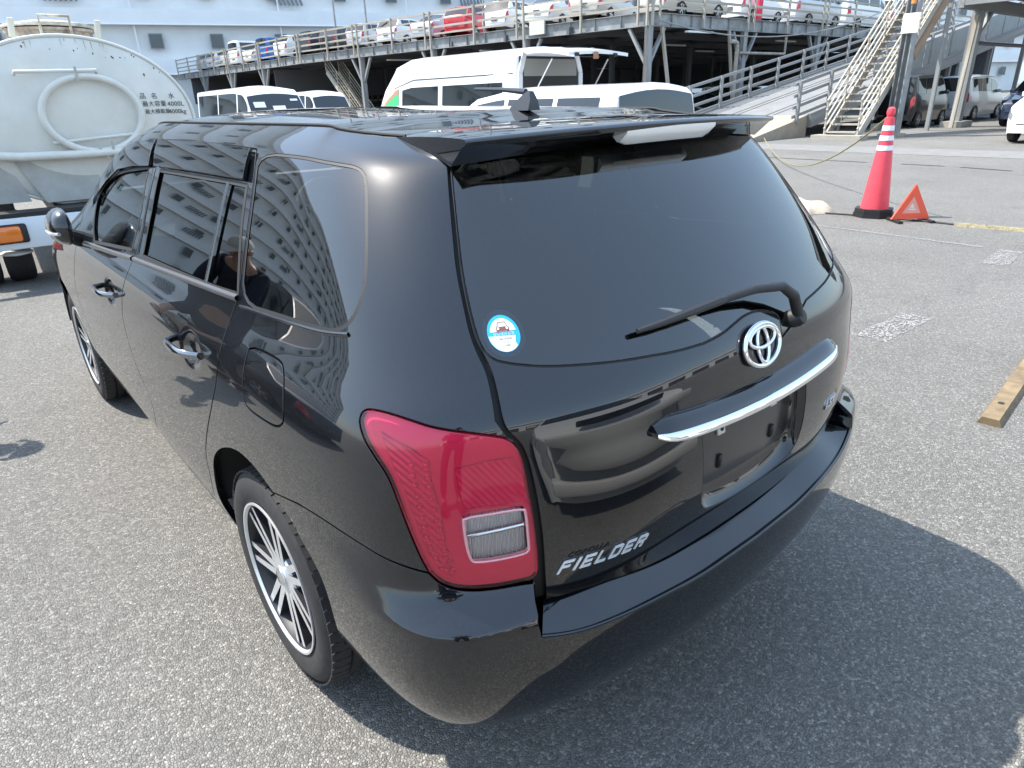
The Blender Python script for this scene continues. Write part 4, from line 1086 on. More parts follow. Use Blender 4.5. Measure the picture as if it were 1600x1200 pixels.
tri_ring(.44, .50, .018, 'reflector_frame', mat('triangle_orange', (.85,.12,.06), .35), 0)
tri_ring(.44, .84, .006, 'rim_bar', mat('triangle_red', (.75,.03,.04), .3), -.0075)
inner_ = tri_ring(.44, .20, .008, 'fluorescent_panel', mat('fluorescent_pink', (.85,.35,.28), .5), .005)
MB().box((-.18, .02, .015), (.05, .30, .03)).box((.18, .02, .015), (.05, .30, .03)).build('foot', MATTE_BLACK, tri)
# rope from the cone back to the stairs
def sag(a, b, drop, n=24):
    a = Vector(a); b = Vector(b); return [a.lerp(b, t)-Vector((0, 0, drop*4*t*(1-t))) for t in np.linspace(0, 1, n)]
tag(MB().tube(sag((7.60, 2.98, 1.17), (15.2, 9.0, .35), .62), .011, 6).build('barrier_rope', mat('yellow_rope', (.36,.31,.16), .8, noise=.6, nscale=60, ncol=(.10,.08,.05)), smooth=True), 'yellow and black rope sagging from the tall cone towards the ramp', 'rope')
# canvas bag
bag = empty('canvas_bag', (7.50, 3.95, 0), 1.2, 'cream canvas bag and folded cloth lying on the asphalt beyond the black wagon', 'bag')
CAN = mat('cream_canvas', (.52,.46,.36), .9, noise=.25, nscale=12)
def cloth(name, cx, cy, sx, sy, h, seed, parent, m, fold=.02):
    q = random.Random(seed); nx_, ny_ = 18, 14; V = []; F = []; ph = [q.random()*6 for _ in range(4)]
    for j in range(ny_+1):
        for i in range(nx_+1):
            u, v = i/nx_, j/ny_; e = min(u, 1-u, v, 1-v); hh = h*min(1, e*5)**.6+fold*math.sin(u*11+ph[0]+v*3)*math.sin(v*7+ph[1])*min(1, e*4)
            V.append((cx+(u-.5)*sx+.02*math.sin(v*9+ph[2]), cy+(v-.5)*sy+.02*math.sin(u*8+ph[3]), max(.004, hh)))
    for j in range(ny_):
        for i in range(nx_): a = j*(nx_+1)+i; F.append((a, a+1, a+nx_+2, a+nx_+1))
    return link_mesh(name, np_mesh(name, np.array(V), np.array(F)), m, parent)
cloth('bag_body', -.1, .0, .74, .46, .13, 3, bag, CAN, .012); cloth('flap', .42, -.08, .60, .42, .035, 5, bag, CAN, .03); cloth('folded_cloth', .05, -.30, .5, .22, .02, 9, bag, CAN, .015)

# ------------------------------------------------------------------ generic parked car
def lerp_tab(tab, t):
    xs = [a for a, _ in tab]; ys = [b for _, b in tab]; return float(np.interp(t, xs, ys))
KINDS = {
 # t runs 0 (nose) .. 1 (tail): roof profile, belt profile, half width; panes (t0,t1), windscreen, rear glass
 'sedan': dict(L=4.6, W=1.76, H=1.47, top=[(0,.38),(.02,.60),(.05,.66),(.24,.90),(.28,.95),(.40,1.36),(.46,1.44),(.60,1.47),(.70,1.42),(.84,1.08),(.86,1.05),(.97,1.00),(.99,.86),(1,.45)],
        belt=[(0,.38),(.02,.58),(.05,.64),(.24,.86),(.5,.93),(.84,.98),(.97,.95),(.99,.82),(1,.45)], sides=[(.36,.52),(.535,.70)], ws=(.295,.41), rw=(.71,.83), wh=(.20,.785), r=.31),
 'wagon': dict(L=4.4, W=1.72, H=1.50, top=[(0,.38),(.02,.62),(.05,.70),(.22,.92),(.26,.97),(.38,1.36),(.45,1.46),(.62,1.50),(.88,1.44),(.90,1.42),(.965,1.02),(.985,.95),(1,.45)],
        belt=[(0,.38),(.02,.60),(.05,.68),(.22,.88),(.5,.95),(.90,1.02),(.965,1.0),(.985,.9),(1,.45)], sides=[(.34,.50),(.515,.68),(.695,.86)], ws=(.275,.39), rw=(.902,.962), wh=(.20,.79), r=.31),
 'hatch': dict(L=3.7, W=1.66, H=1.53, top=[(0,.40),(.02,.64),(.06,.76),(.20,.95),(.24,1.00),(.38,1.40),(.46,1.50),(.65,1.53),(.90,1.46),(.92,1.44),(.975,1.05),(.99,.98),(1,.45)],
        belt=[(0,.40),(.02,.62),(.06,.74),(.20,.92),(.5,.99),(.92,1.06),(.975,1.03),(.99,.92),(1,.45)], sides=[(.34,.54),(.56,.76),(.775,.87)], ws=(.255,.40), rw=(.922,.972), wh=(.19,.80), r=.29),
 'van': dict(L=4.7, W=1.70, H=1.96, top=[(0,.45),(.01,.85),(.025,1.05),(.03,1.08),(.13,1.78),(.17,1.90),(.30,1.96),(.95,1.93),(.975,1.86),(.99,1.20),(1,.50)],
        belt=[(0,.45),(.01,.84),(.025,1.04),(.03,1.06),(.13,1.10),(.975,1.14),(.99,1.12),(1,.50)], sides=[(.10,.235),(.255,.55),(.57,.93)], ws=(.035,.125), rw=(.977,.989), wh=(.17,.78), r=.32),
 'highvan': dict(L=4.8, W=1.70, H=2.26, top=[(0,.45),(.01,.85),(.025,1.05),(.03,1.08),(.12,1.72),(.22,2.14),(.34,2.26),(.97,2.24),(.985,2.15),(.995,1.20),(1,.50)],
        belt=[(0,.45),(.01,.84),(.025,1.04),(.03,1.06),(.13,1.12),(.985,1.16),(.995,1.12),(1,.50)], sides=[(.10,.235),(.265,.53),(.56,.92)], ws=(.035,.115), rw=None, wh=(.17,.78), r=.32, wtop=1.75),
 'kei': dict(L=3.4, W=1.48, H=1.84, top=[(0,.45),(.015,.85),(.10,1.02),(.14,1.07),(.25,1.68),(.30,1.80),(.5,1.84),(.96,1.80),(.98,1.74),(.992,1.12),(1,.50)],
        belt=[(0,.45),(.015,.83),(.10,1.0),(.25,1.04),(.98,1.08),(.992,1.06),(1,.50)], sides=[(.22,.50),(.52,.73),(.75,.93)], ws=(.15,.245), rw=(.981,.991), wh=(.17,.84), r=.28),
 'boxy': dict(L=3.95, W=1.72, H=1.585, top=[(0,.40),(.015,.70),(.08,.90),(.16,.98),(.20,1.02),(.33,1.42),(.38,1.52),(.5,1.585),(.955,1.575),(.975,1.50),(.990,1.02),(1,.50)],
        belt=[(0,.40),(.015,.68),(.08,.86),(.3,.96),(.975,1.02),(.990,1.0),(1,.50)], sides=[(.29,.52),(.54,.74),(.76,.92)], ws=(.21,.325), rw=(.974,.989), wh=(.18,.82), r=.29),
 'minivan': dict(L=4.6, W=1.70, H=1.78, top=[(0,.42),(.015,.72),(.04,.82),(.14,1.0),(.17,1.05),(.32,1.62),(.38,1.73),(.55,1.78),(.94,1.73),(.96,1.68),(.985,1.12),(1,.50)],
        belt=[(0,.42),(.015,.70),(.04,.80),(.14,.96),(.4,1.02),(.96,1.10),(.985,1.08),(1,.50)], sides=[(.28,.46),(.48,.68),(.70,.91)], ws=(.18,.31), rw=(.961,.983), wh=(.185,.80), r=.31),
 'suv': dict(L=4.5, W=1.82, H=1.68, top=[(0,.48),(.015,.78),(.04,.90),(.22,1.08),(.25,1.12),(.37,1.52),(.44,1.64),(.60,1.68),(.86,1.60),(.88,1.57),(.96,1.15),(.985,1.05),(1,.55)],
        belt=[(0,.48),(.015,.76),(.04,.88),(.22,1.03),(.5,1.08),(.88,1.16),(.96,1.13),(.985,1.0),(1,.55)], sides=[(.33,.49),(.505,.67),(.69,.84)], ws=(.265,.375), rw=(.882,.955), wh=(.195,.79), r=.35),
}
CGLASS = mat('dark_car_glass', (.012,.016,.018), .03, 0, .0, spec=.9)
HEAD = mat('headlamp_glass', (.55,.58,.60), .06, .7, 1); REDL = mat('red_lamp_plastic', (.55,.02,.035), .12, 0, 1)
RIMM = mat('car_rim_alloy', (.50,.51,.52), .3, .9)
CAR_MESH = {}
def car_point(K, t, s, off=0.0):
    """surface point; t along, s: 0 sill, 1 waist, 2 belt, 3 roof edge, 4 roof centre"""
    L, W, H = K['L'], K['W'], K['H']
    zt = lerp_tab(K['top'], t); zb = min(lerp_tab(K['belt'], t), zt); pin = 1-.10*(abs(2*t-1)**6)-.22*max(0, (abs(2*t-1)-.93)/.07)**2
    hw = W/2*pin; k = max(0., min(1., (zt-zb)/(.40*H))); wr = hw*(1-.02)*(1-k)+k*W/2*pin**.5*(.74 if H < 1.75 else .84)
    zs = .22 if .03 < t < .97 else .26
    pts = [(hw*.955, zs), (hw, .22+(zb-.22)*.50), (hw*.975, zb), (wr, zt-.05*k-.025*(1-k)), (0, zt+.02*k)]
    i = min(3, int(s)); f = s-i; a, b = pts[i], pts[i+1]
    x = a[0]+(b[0]-a[0])*f; z = a[1]+(b[1]-a[1])*f
    if i == 3: z = a[1]+(b[1]-a[1])*math.sin(f*math.pi/2); 
    if i == 1: x += .012*math.sin(f*math.pi)
    return Vector((x, (t-.5)*L, z))
def car_grid(K, ts, ss, off, side=1, both_=False):
    V = []; F = []; n = len(ss)
    for t in ts:
        for s in ss:
            p = car_point(K, t, s)
            if off:
                a = car_point(K, min(1, t+.004), s)-car_point(K, max(0, t-.004), s); b = car_point(K, t, min(4, s+.03))-car_point(K, t, max(0, s-.03)); nn = a.cross(b)
                if nn.length > 0: nn.normalize(); nn = nn if (nn.x > 0 or s > 3) and not (s > 3 and nn.z < 0) else -nn; p = p+nn*off
            V.append((p.x*side, p.y, p.z))
    for j in range(len(ts)-1):
        for i in range(n-1): a = j*n+i; q = (a, a+n, a+n+1, a+1); F.append(q if side > 0 else q[::-1])
    return V, F
def car_meshes(kind):
    if kind in CAR_MESH: return CAR_MESH[kind]
    K = KINDS[kind]; D = []
    ts = sorted(set([0, .004, .01, .02, .035, .05, .07, .1, .93, .95, .965, .98, .99, .996, 1]+[t for t, _ in K['top']]+list(np.linspace(.1, .93, 26)))); ss = [0, .5, 1, 1.5, 1.85, 2, 2.5, 2.92, 3, 3.12, 3.3, 3.6, 4]
    V1, F1 = car_grid(K, ts, ss, 0, 1); V2, F2 = car_grid(K, ts, ss, 0, -1); o = len(V1)
    V = V1+V2; F = F1+[tuple(i+o for i in f) for f in F2]; n = len(ss)
    # close nose and tail
    for e in (0, (len(ts)-1)*n):
        for i in range(n-1): F.append((e+i, e+i+1, o+e+i+1, o+e+i))
    bm = bmesh.new(); vs = [bm.verts.new(p) for p in V]
    for f in F:
        try: bm.faces.new([vs[i] for i in f])
        except ValueError: pass
    bmesh.ops.remove_doubles(bm, verts=bm.verts, dist=.0015); bmesh.ops.recalc_face_normals(bm, faces=bm.faces)
    me = bpy.data.meshes.new(kind+'_body'); bm.to_mesh(me); bm.free(); me.shade_smooth(); me.set_sharp_from_angle(angle=R(32)); D.append(('body', me, 'PAINT'))
    def pane(nm, t0, t1, s0, s1, off=.006, m=CGLASS, sides=(1, -1), tn=8, sn=5):
        for sd in sides:
            V, F = car_grid(K, list(np.linspace(t0, t1, tn)), list(np.linspace(s0, s1, sn)), off, sd); me = np_mesh(nm, np.array([tuple(v) for v in V]), np.array(F)); D.append((nm, me, m))
    for (a, b) in K['sides']:
        pane('side_window', a, b, 2.12, 2.86 if 'wtop' not in K else 2.12+.74*(K['wtop']-1.12)/1.1)
    def wrap(nm, t0, t1, s0=2.96, off=.006, m=CGLASS):
        V1, F1 = car_grid(K, list(np.linspace(t0, t1, 7)), [s0, 3.05, 3.2, 3.45, 3.7, 4], off, 1); V2, F2 = car_grid(K, list(np.linspace(t0, t1, 7)), [s0, 3.05, 3.2, 3.45, 3.7, 4], off, -1)
        o = len(V1); me = np_mesh(nm, np.array([tuple(v) for v in V1+V2]), np.array(F1+[tuple(i+o for i in f) for f in F2])); D.append((nm, me, m))
    wrap('windscreen', *K['ws'], s0=3.04)
    if K['rw']: wrap('rear_window', *K['rw'], s0=3.04)
    pane('headlamp', .012, .055, 1.35, 1.93, .008, HEAD, tn=5, sn=4)
    tall = kind in ('boxy', 'van', 'highvan', 'kei', 'minivan', 'hatch', 'wagon', 'suv')
    pane('tail_lamp', .965 if not tall else .972, .994, 1.25, 1.95 if not tall else 2.0, .008, REDL, tn=4, sn=4)
    L, W = K['L'], K['W']
    D.append(('lower_trim', MB().box((0, -L/2+.03, .36), (W*.62, .05, .16), bevel=.01).bm, MATTE_BLACK)); D.append(('lower_trim', MB().box((0, L/2-.03, .34), (W*.6, .05, .12), bevel=.01).bm, MATTE_BLACK))
    D.append(('number_plate_mount', MB().box((0, L/2+.006, .62 if kind != 'sedan' else .66), (.34, .012, .17)).bm, mat('plate_mount_grey', (.12,.12,.12), .5)))
    # wheels
    for wy in K['wh']:
        for sx in (1, -1):
            x = sx*(W/2*(1-.10*(abs(2*wy-1)**6))-.004); y = (wy-.5)*L; r_ = K['r']
            mb = MB(); mb.lathe([(r_*1.13, .004), (r_*1.13, -.01), (0, -.01), (0, .004)], (x, y, r_*1.02), (sx, 0, 0), 24); 
            for v in mb.bm.verts: v.co.z = max(v.co.z, .20)
            D.append(('wheel_arch', mb.bm, IN))
            D.append(('tyre', MB().lathe([(r_*.66, .012), (r_*.80, .018), (r_*.95, .010), (r_, -.02), (r_, -.16), (r_*.66, -.19)], (x, y, r_), (sx, 0, 0), 24).bm, TYRE))
            mb = MB(); mb.lathe([(r_*.68, .010), (r_*.64, .012), (r_*.62, -.012)], (x, y, r_), (sx, 0, 0), 24); mb.lathe([(r_*.63, -.03), (0, -.03)], (x, y, r_), (sx, 0, 0), 20, 1)
            for k in range(6):
                a = R(60*k+10); c = Vector((x-sx*.004, y+math.cos(a)*r_*.34, r_+math.sin(a)*r_*.34)); mb.box(c, (.014, r_*.60, r_*.13), Matrix.Rotation(a, 3, 'X'))
            D.append(('rim', mb.bm, [RIMM, DARK_ALLOY]))
    for sx in (1, -1):
        p = car_point(K, K['sides'][0][0]+.015, 2.2); D.append(('door_mirror', MB().box((sx*(p.x+.09), p.y, p.z+.04), (.17, .09, .13), bevel=.03).bm, 'PAINT'))
    out_ = []
    for nm, g, m in D:
        if isinstance(g, bmesh.types.BMesh):
            bmesh.ops.recalc_face_normals(g, faces=g.faces); me = bpy.data.meshes.new(nm); g.to_mesh(me); g.free(); me.shade_smooth(); me.set_sharp_from_angle(angle=R(35)); g = me
        for q in (m if isinstance(m, list) else [m]): g.materials.append(None if q == 'PAINT' else q)
        out_.append((nm, g, m))
    CAR_MESH[kind] = out_; return out_
CAR_PAINT = {}
def car_paint(c):
    if c not in CAR_PAINT: CAR_PAINT[c] = mat('car_paint_%02d' % len(CAR_PAINT), c, .30, .15 if max(c) < .6 else 0, .8, .03)
    return CAR_PAINT[c]
def car(kind, loc, rz, col, label, group=None, cat='car', skip=()):
    """rz 0: nose towards -y"""
    root = empty('parked_'+{'sedan':'sedan','wagon':'estate_car','hatch':'hatchback','boxy':'hatchback','van':'van','highvan':'van','kei':'minivan','minivan':'minivan','suv':'suv'}[kind], loc, rz, label, cat, group)
    p = car_paint(col)
    for nm, me, m in car_meshes(kind):
        if nm in skip: continue
        o = bpy.data.objects.new(nm, me); COL.objects.link(o); o.parent = root
        if m == 'PAINT': o.material_slots[0].link = 'OBJECT'; o.material_slots[0].material = p
    return root
WHT_C, SIL, PEARL, BLK, DGR, RED_, BLU, CHAMP, DBL = (.82,.83,.84), (.52,.54,.56), (.74,.74,.70), (.010,.010,.012), (.05,.055,.06), (.55,.015,.03), (.02,.12,.42), (.50,.47,.41), (.02,.03,.06)
G_LOT = 'vehicles parked in the open lot beyond the black wagon'
PAPER = mat('paper_sheet', (.80,.82,.80), .7)
hi = car('van', (6.45, 20.0, 0), 0, WHT_C, 'white van facing the camera beside the tank, papers behind its windscreen', G_LOT, 'van')
for x, z, w_, h_ in ((-.45, 1.50, .30, .16), (.05, 1.38, .34, .20), (.52, 1.60, .20, .06)):
    y = -2.35+4.7*(.03+(z-1.08)/(1.78-1.08)*.10)-.012; MB().box((x, y, z), (w_, .004, h_), Matrix.Rotation(R(-34), 3, 'X')).build('paper', PAPER, hi)
car('van', (12.1, 28.2, 0), 0, WHT_C, 'smaller looking white van further back between the white van and the high roof van', G_LOT, 'van')
hv = car('highvan', (7.40, 10.95, 0), math.pi, WHT_C, 'white high roof van with its tailgate lifted open and a green sunshade', G_LOT, 'van', skip=('tail_lamp',))
wh = car('boxy', (5.15, 6.35, 0), math.pi, WHT_C, 'white compact car, its rear window just over the roof spoiler of the black wagon', G_LOT)
car('minivan', (15.6, 17.2, 0), math.pi, BLK, 'black minivan seen behind the rear corner of the white compact car', G_LOT, 'minivan')
# details of the high roof van: open rear, lifted tailgate, sunshade
GREEN = mat('green_sunshade', (.04,.50,.16), .6); BRNS = mat('brown_visor', (.42,.20,.12), .7)
K = KINDS['highvan']
def hv_strip(nm, t0, t1, s0, s1, m, off=.009):
    V, F = car_grid(K, list(np.linspace(t0, t1, 6)), list(np.linspace(s0, s1, 4)), off, 1); link_mesh(nm, np_mesh(nm, np.array([tuple(v) for v in V]), np.array(F)), m, hv)
hv_strip('sunshade', .088, .235, 2.12, 2.50, GREEN); hv_strip('shade_edge', .088, .235, 2.505, 2.60, BRNS)
hv_strip('gutter_line', .20, .97, 2.66, 2.675, RUBBER, .007)
inn = mat('grey_van_lining', (.33,.33,.31), .8)
yr = 2.4
MB().box((0, yr+.004, 1.55), (1.40, .012, 1.10), bevel=.004).build('rear_opening', mat('dark_van_inside', (.045,.045,.043), .9), hv)
MB().box((0, yr+.012, 1.93), (1.22, .012, .26)).build('headlining', inn, hv)
for sx in (-1, 1):
    MB().bar((sx*.72, yr+.02, 1.05), (sx*.70, yr+.02, 1.85), .09, .03, (0, 1, 0)).bar((sx*.70, yr+.02, 1.85), (sx*.60, yr+.02, 2.14), .09, .03, (0, 1, 0)).build('door_pillar', car_paint(WHT_C), hv)
    MB().tube([(sx*.69, yr+.03, 1.15), (sx*.64, yr+.72, 2.02)], .012, 6).build('gas_strut', SATIN, hv, smooth=True)
mb = MB(); st_ = []
for i, t in enumerate(np.linspace(0, 1, 7)):
    y = yr+.02+t*1.10; z = 2.20-.02*t-.09*t*t; w_ = .74-.06*t; rr = [mb.bm.verts.new((x*w_, y, z+.035*(1-x*x)-(.05 if k_ else 0))) for k_ in (0, 1) for x in ((-1, -.9, -.5, 0, .5, .9, 1) if k_ == 0 else (1, .9, .5, 0, -.5, -.9, -1))]; st_.append(rr)
for A, B in zip(st_[:-1], st_[1:]):
    for k in range(14): mb.bm.faces.new((A[k], A[(k+1) % 14], B[(k+1) % 14], B[k]))
mb.bm.faces.new(st_[0]); mb.bm.faces.new(st_[-1][::-1]); tgate = mb.build('open_tailgate', car_paint(WHT_C), hv, smooth=True, angle=40)
MB().box((0, yr+.55, 2.192), (.62, .34, .006)).build('tailgate_window', CGLASS, tgate)
MB().box((.1, yr+1.14, 2.05), (.10, .02, .10)).build('lock_plate', BRNS, tgate); [MB().box((x_, yr+1.14, 2.06), (.07, .03, .05)).build('buffer', MATTE_BLACK, tgate) for x_ in (-.35, .52)]
MB().box((.10, 1.955, 1.22), (.14, .006, .15)).build('paper', mat('pale_green_paper', (.55,.66,.52), .7), wh)

# ------------------------------------------------------------------ right hand group
G_R = 'vehicles parked under the upper deck on the right'
car('kei', (28.6, 10.75, 0), R(-90)+math.pi, BLK, 'black boxy kei van seen from behind through the stair posts', G_R, 'minivan')
car('minivan', (34.1, 10.7, 0), R(-90)+math.pi, SIL, 'silver minivan parked in front of the black kei van', G_R, 'minivan')
car('suv', (30.6, 6.95, 0), R(-90), DBL, 'dark blue black suv facing the camera under the deck beam', G_R, 'suv')
car('suv', (22.6, 4.45, 0), R(-90), WHT_C, 'white suv cut by the right edge of the photograph', G_R, 'suv')
for i, y in enumerate((4.6, 2.4)): car('wagon', (38.5+i, y, 0), R(-90), (SIL, WHT_C)[i], ('silver estate car far back under the upper deck', 'white estate car at the far right under the upper deck')[i], G_R)

# ------------------------------------------------------------------ tank truck on the left
truck = empty('tank_truck', (.05, 7.25, 0), R(-4), 'white elliptical water tank truck seen from behind on the left', 'truck')
TW = mat('tank_white_paint', (.74,.725,.66), .35, 0, .25, .1, noise=.10, nscale=2.2, ncol=(.64,.62,.54))
TG = mat('tank_grey_beige', (.50,.49,.45), .6, noise=.25, nscale=4)
RUST = mat('rust', (.16,.07,.04), .85, noise=.4, nscale=40)
def el(a, b, cz, k=64, y=0): return [(a*math.cos(t), y, cz+b*math.sin(t)) for t in np.linspace(0, 2*math.pi, k, endpoint=False)]
mb = MB(); rings = []
for (f, y) in ((.0, -.085), (.35, -.075), (.6, -.055), (.8, -.030), (.93, -.006), (.985, .015), (1, .05), (1, 3.9)):
    rings.append([mb.bm.verts.new(p) for p in el(1.02*f, .735*f, 1.385, y=y)] if f > 0 else [mb.bm.verts.new((0, y, 1.385))])
for A, B in zip(rings[:-1], rings[1:]):
    for k in range(64):
        k2 = (k+1) % 64
        mb.bm.faces.new((A[0], B[k2], B[k]) if len(A) == 1 else (A[k], A[k2], B[k2], B[k]))
mb.bm.faces.new(rings[-1][::-1]); mb.build('tank', TW, truck, smooth=True, angle=40)
MB().tube(el(1.025, .74, 1.385, 72, .02), .016, 8, closed=True).build('tank_rim', TW, truck, smooth=True)
MB().tube([(-.42, -.10, 1.80), (-.42, -.14, 1.82), (.22, -.14, 1.83), (.22, -.10, 1.81)], .016, 8).build('grab_rail', TW, truck, smooth=True)
MB().tube([(-.27, -.12, 1.225), (.43, -.12, 1.27)], .014, 8).build('grab_rail', TW, truck, smooth=True)
MB().tube([(.11+.405*math.cos(t), -.135, 1.455+.325*math.sin(t)) for t in np.linspace(0, 2*math.pi, 48, endpoint=False)], .031, 12, closed=True).build('suction_hose', TW, truck, smooth=True)
MB().tube([(-.95, -.12, 1.16), (-.55, -.13, 1.12), (-.1, -.14, 1.115), (.25, -.14, 1.12), (.62, -.13, 1.09)], .040, 12).build('lower_hose', TW, truck, smooth=True)
for x, z0, z1 in ((.05, 1.74, 1.86), (.20, 1.04, 1.22)): MB().bar((x, -.17, z0), (x, -.17, z1), .02, .01, (0, 1, 0)).build('hose_strap', TG, truck)
MB().tube([(.06, -.16, 1.22), (.15, -.17, 1.05)], .006, 6).build('hose_tie', TG, truck, smooth=True)
# saddle plates and frame under the tank
MB().prism([(-.62, -.05, 1.10), (-.44, -.05, .70), (.10, -.05, .70), (-.02, -.05, 1.08)], (0, .03, 0)).build('saddle_plate', TG, truck)
MB().prism([(-1.05, -.02, 1.08), (-.66, -.02, 1.06), (-.56, -.02, .72), (-1.05, -.02, .72)], (0, .03, 0)).build('saddle_plate', TG, truck)
MB().prism([(.10, -.03, 1.05), (.55, -.03, 1.04), (.62, -.03, .70), (.16, -.03, .70)], (0, .03, 0)).build('saddle_plate', TG, truck)
MB().box((.42, -.10, .94), (.30, .02, .05)).box((.40, -.10, 1.02), (.16, .02, .08)).bar((.36, -.10, .92), (.42, -.10, .78), .03).build('bracket', TG, truck)
MB().box((0, 1.9, .82), (1.9, 3.6, .14)).build('tank_cradle', TG, truck)
MB().box((0, 1.7, .58), (.80, 4.0, .18)).build('chassis', MATTE_BLACK, truck)
beam = MB().box((0, -.40, .50), (2.10, .12, .27), bevel=.012).build('rear_beam', mat('beam_white', (.68,.73,.76), .4, 0, .2), truck, smooth=True)
MB().box((0, -.32, .66), (2.06, .24, .03)).build('beam_shelf', MATTE_BLACK, truck)
ORL = mat('amber_lens', (.80,.20,.02), .15, 0, 1)
for sx in (-1, 1):
    c = -.84 if sx < 0 else .62
    MB().box((c-.14, -.468, .505), (.62, .03, .165), bevel=.02).build('lamp_bezel', MATTE_BLACK, truck, smooth=True)
    for k, m_ in enumerate((REDL, ORL) if sx < 0 else (ORL, REDL)):
        MB().box((c-.29+.28*k, -.482, .505), (.27, .035, .14), bevel=.025).build('lamp_lens', m_, truck, smooth=True)
def truck_wheel(x, y):
    wv = bpy.data.objects.new('wheel', None); COL.objects.link(wv); wv.parent = truck; wv.location = (x, y, .33); wv.scale = (.85, .785, .785)
    mb = MB(); mb.lathe([(.22, .12), (.34, .135), (.40, .125), (.42, .09), (.42, -.09), (.40, -.125), (.34, -.135), (.22, -.12)], (0,0,0), (1,0,0), 36); 
    for x_ in (-.06, 0, .06): mb.lathe([(.424, x_-.022), (.424, x_+.022)], (0,0,0), (1,0,0), 36)
    mb.build('tyre', TYRE, wv, smooth=True); MB().lathe([(.22, .11), (.19, .02), (.10, .03), (.09, .09), (0, .09)], (0,0,0), (1,0,0), 24).build('rim', TG, wv, smooth=True)
for x in (-.80, -1.07, .56, .83): truck_wheel(x, .10)
for x in (-.8, .8): truck_wheel(x, 4.6)
MB().lathe([(0, .0), (.10, .0), (.13, -.015), (.13, -.03), (.04, -.05), (.04, .09), (0, .09)], (-.80, -.30, .34), (0, 0, 1), 24).build('spare_carrier_disc', TG, truck, smooth=True)
MB().box((0, 5.0, 1.35), (2.0, 1.7, 1.5), bevel=.12).build('cab', TW, truck, smooth=True)
# filler hatch on top, lid ajar
hc = (.0, .62, 2.115)
hat = MB().lathe([(.36, -.06), (.36, .07), (.38, .075), (.38, .10), (.34, .10)], hc, (0, 0, 1), 32).build('filler_neck', mat('stained_cream_steel', (.52,.47,.38), .7, noise=.6, nscale=10, ncol=(.20,.11,.07)), truck, smooth=True)
MB().lathe([(0, .175), (.20, .170), (.385, .135), (.392, .115), (.385, .105), (0, .105)], hc, (0, .02, 1), 36).build('filler_lid', mat('cream_lid_paint', (.66,.65,.55), .5, noise=.35, nscale=9, ncol=(.30,.24,.17)), truck, smooth=True)
MB().tube([(-.10, .22, 2.14), (-.10, .18, 2.30), (.14, .18, 2.30), (.14, .22, 2.14)], .014, 8).build('lid_handle', mat('cream_lid_paint', (.6,.6,.5)), truck, smooth=True)
for x in (-.33, .36): MB().bar((x, .30, 2.13), (x+.02, .26, 2.28), .05, .02).build('lid_clamp', mat('clamp_cream', (.55,.55,.48), .6), truck)
INK = mat('stencil_ink', (.045,.05,.055), .7)
def board_text(txt, size, loc, m, parent, rot=(R(90), 0, 0), name='lettering', sp=1, xs=1):
    me = text_mesh(txt, size, .0006, spacing=sp, align='LEFT', xs=xs); o = link_mesh(name, me, m, parent, loc); o.rotation_euler = rot; return o
def tank_text(txt, size, x, z, sp=1):
    me = text_mesh(txt, size, .0004, spacing=sp, align='LEFT')
    for v in me.vertices:
        X = x+v.co.x; Z = z+v.co.y; rr = math.sqrt((X/1.02)**2+((Z-1.385)/.735)**2)
        y = float(np.interp(rr, [0, .35, .6, .8, .93, .985, 1], [-.085, -.075, -.055, -.030, -.006, .015, .05]))-.004-v.co.z; v.co = (X, y, Z)
    me.update(); link_mesh('stencil_lettering', me, INK, truck)
tank_text('品', .058, .545, 1.602); tank_text('名', .058, .650, 1.600); tank_text('水', .058, .810, 1.598)
tank_text('最大容量', .055, .555, 1.530, 1.02); tank_text('4000L', .062, .785, 1.526, 1.05)
tank_text('最大積載量', .047, .565, 1.460, .98); tank_text('4000kg', .058, .785, 1.456, 1.0)
q = random.Random(5)
mb = MB()
for k in range(34):
    a = q.uniform(.15, 2.95); rr = q.uniform(.80, .975); x = 1.02*rr*math.cos(a); z = 1.385+.735*rr*math.sin(a)
    if z < 1.75: continue
    y = float(np.interp(rr, [.6, .8, .93, .985], [-.055, -.030, -.006, .015]))-.003; s_ = q.uniform(.003, .009); L_ = s_*q.uniform(1, 3.2)
    mb.poly([(x-s_, y, z), (x-s_*.4, y-.0005, z+s_), (x+s_, y, z+s_*.3), (x+s_*.3, y-.0005, z-L_)])
o = mb.build('rust_chips', RUST, truck); o['kind'] = 'stuff'
mb = MB(); q = random.Random(9)
for k in range(9):
    x = q.uniform(-.35, .42); z1 = 1.385+.735*math.sqrt(1-(x/1.02)**2)-.02; L_ = q.uniform(.04, .16); w_ = q.uniform(.002, .005); mb.poly([(x-w_, .004, z1), (x+w_, .004, z1), (x+w_*.3, -.026, z1-L_)])
o = mb.build('rust_streaks', mat('thin_rust_stain', (.42,.34,.24), .7), truck); o['kind'] = 'stuff'

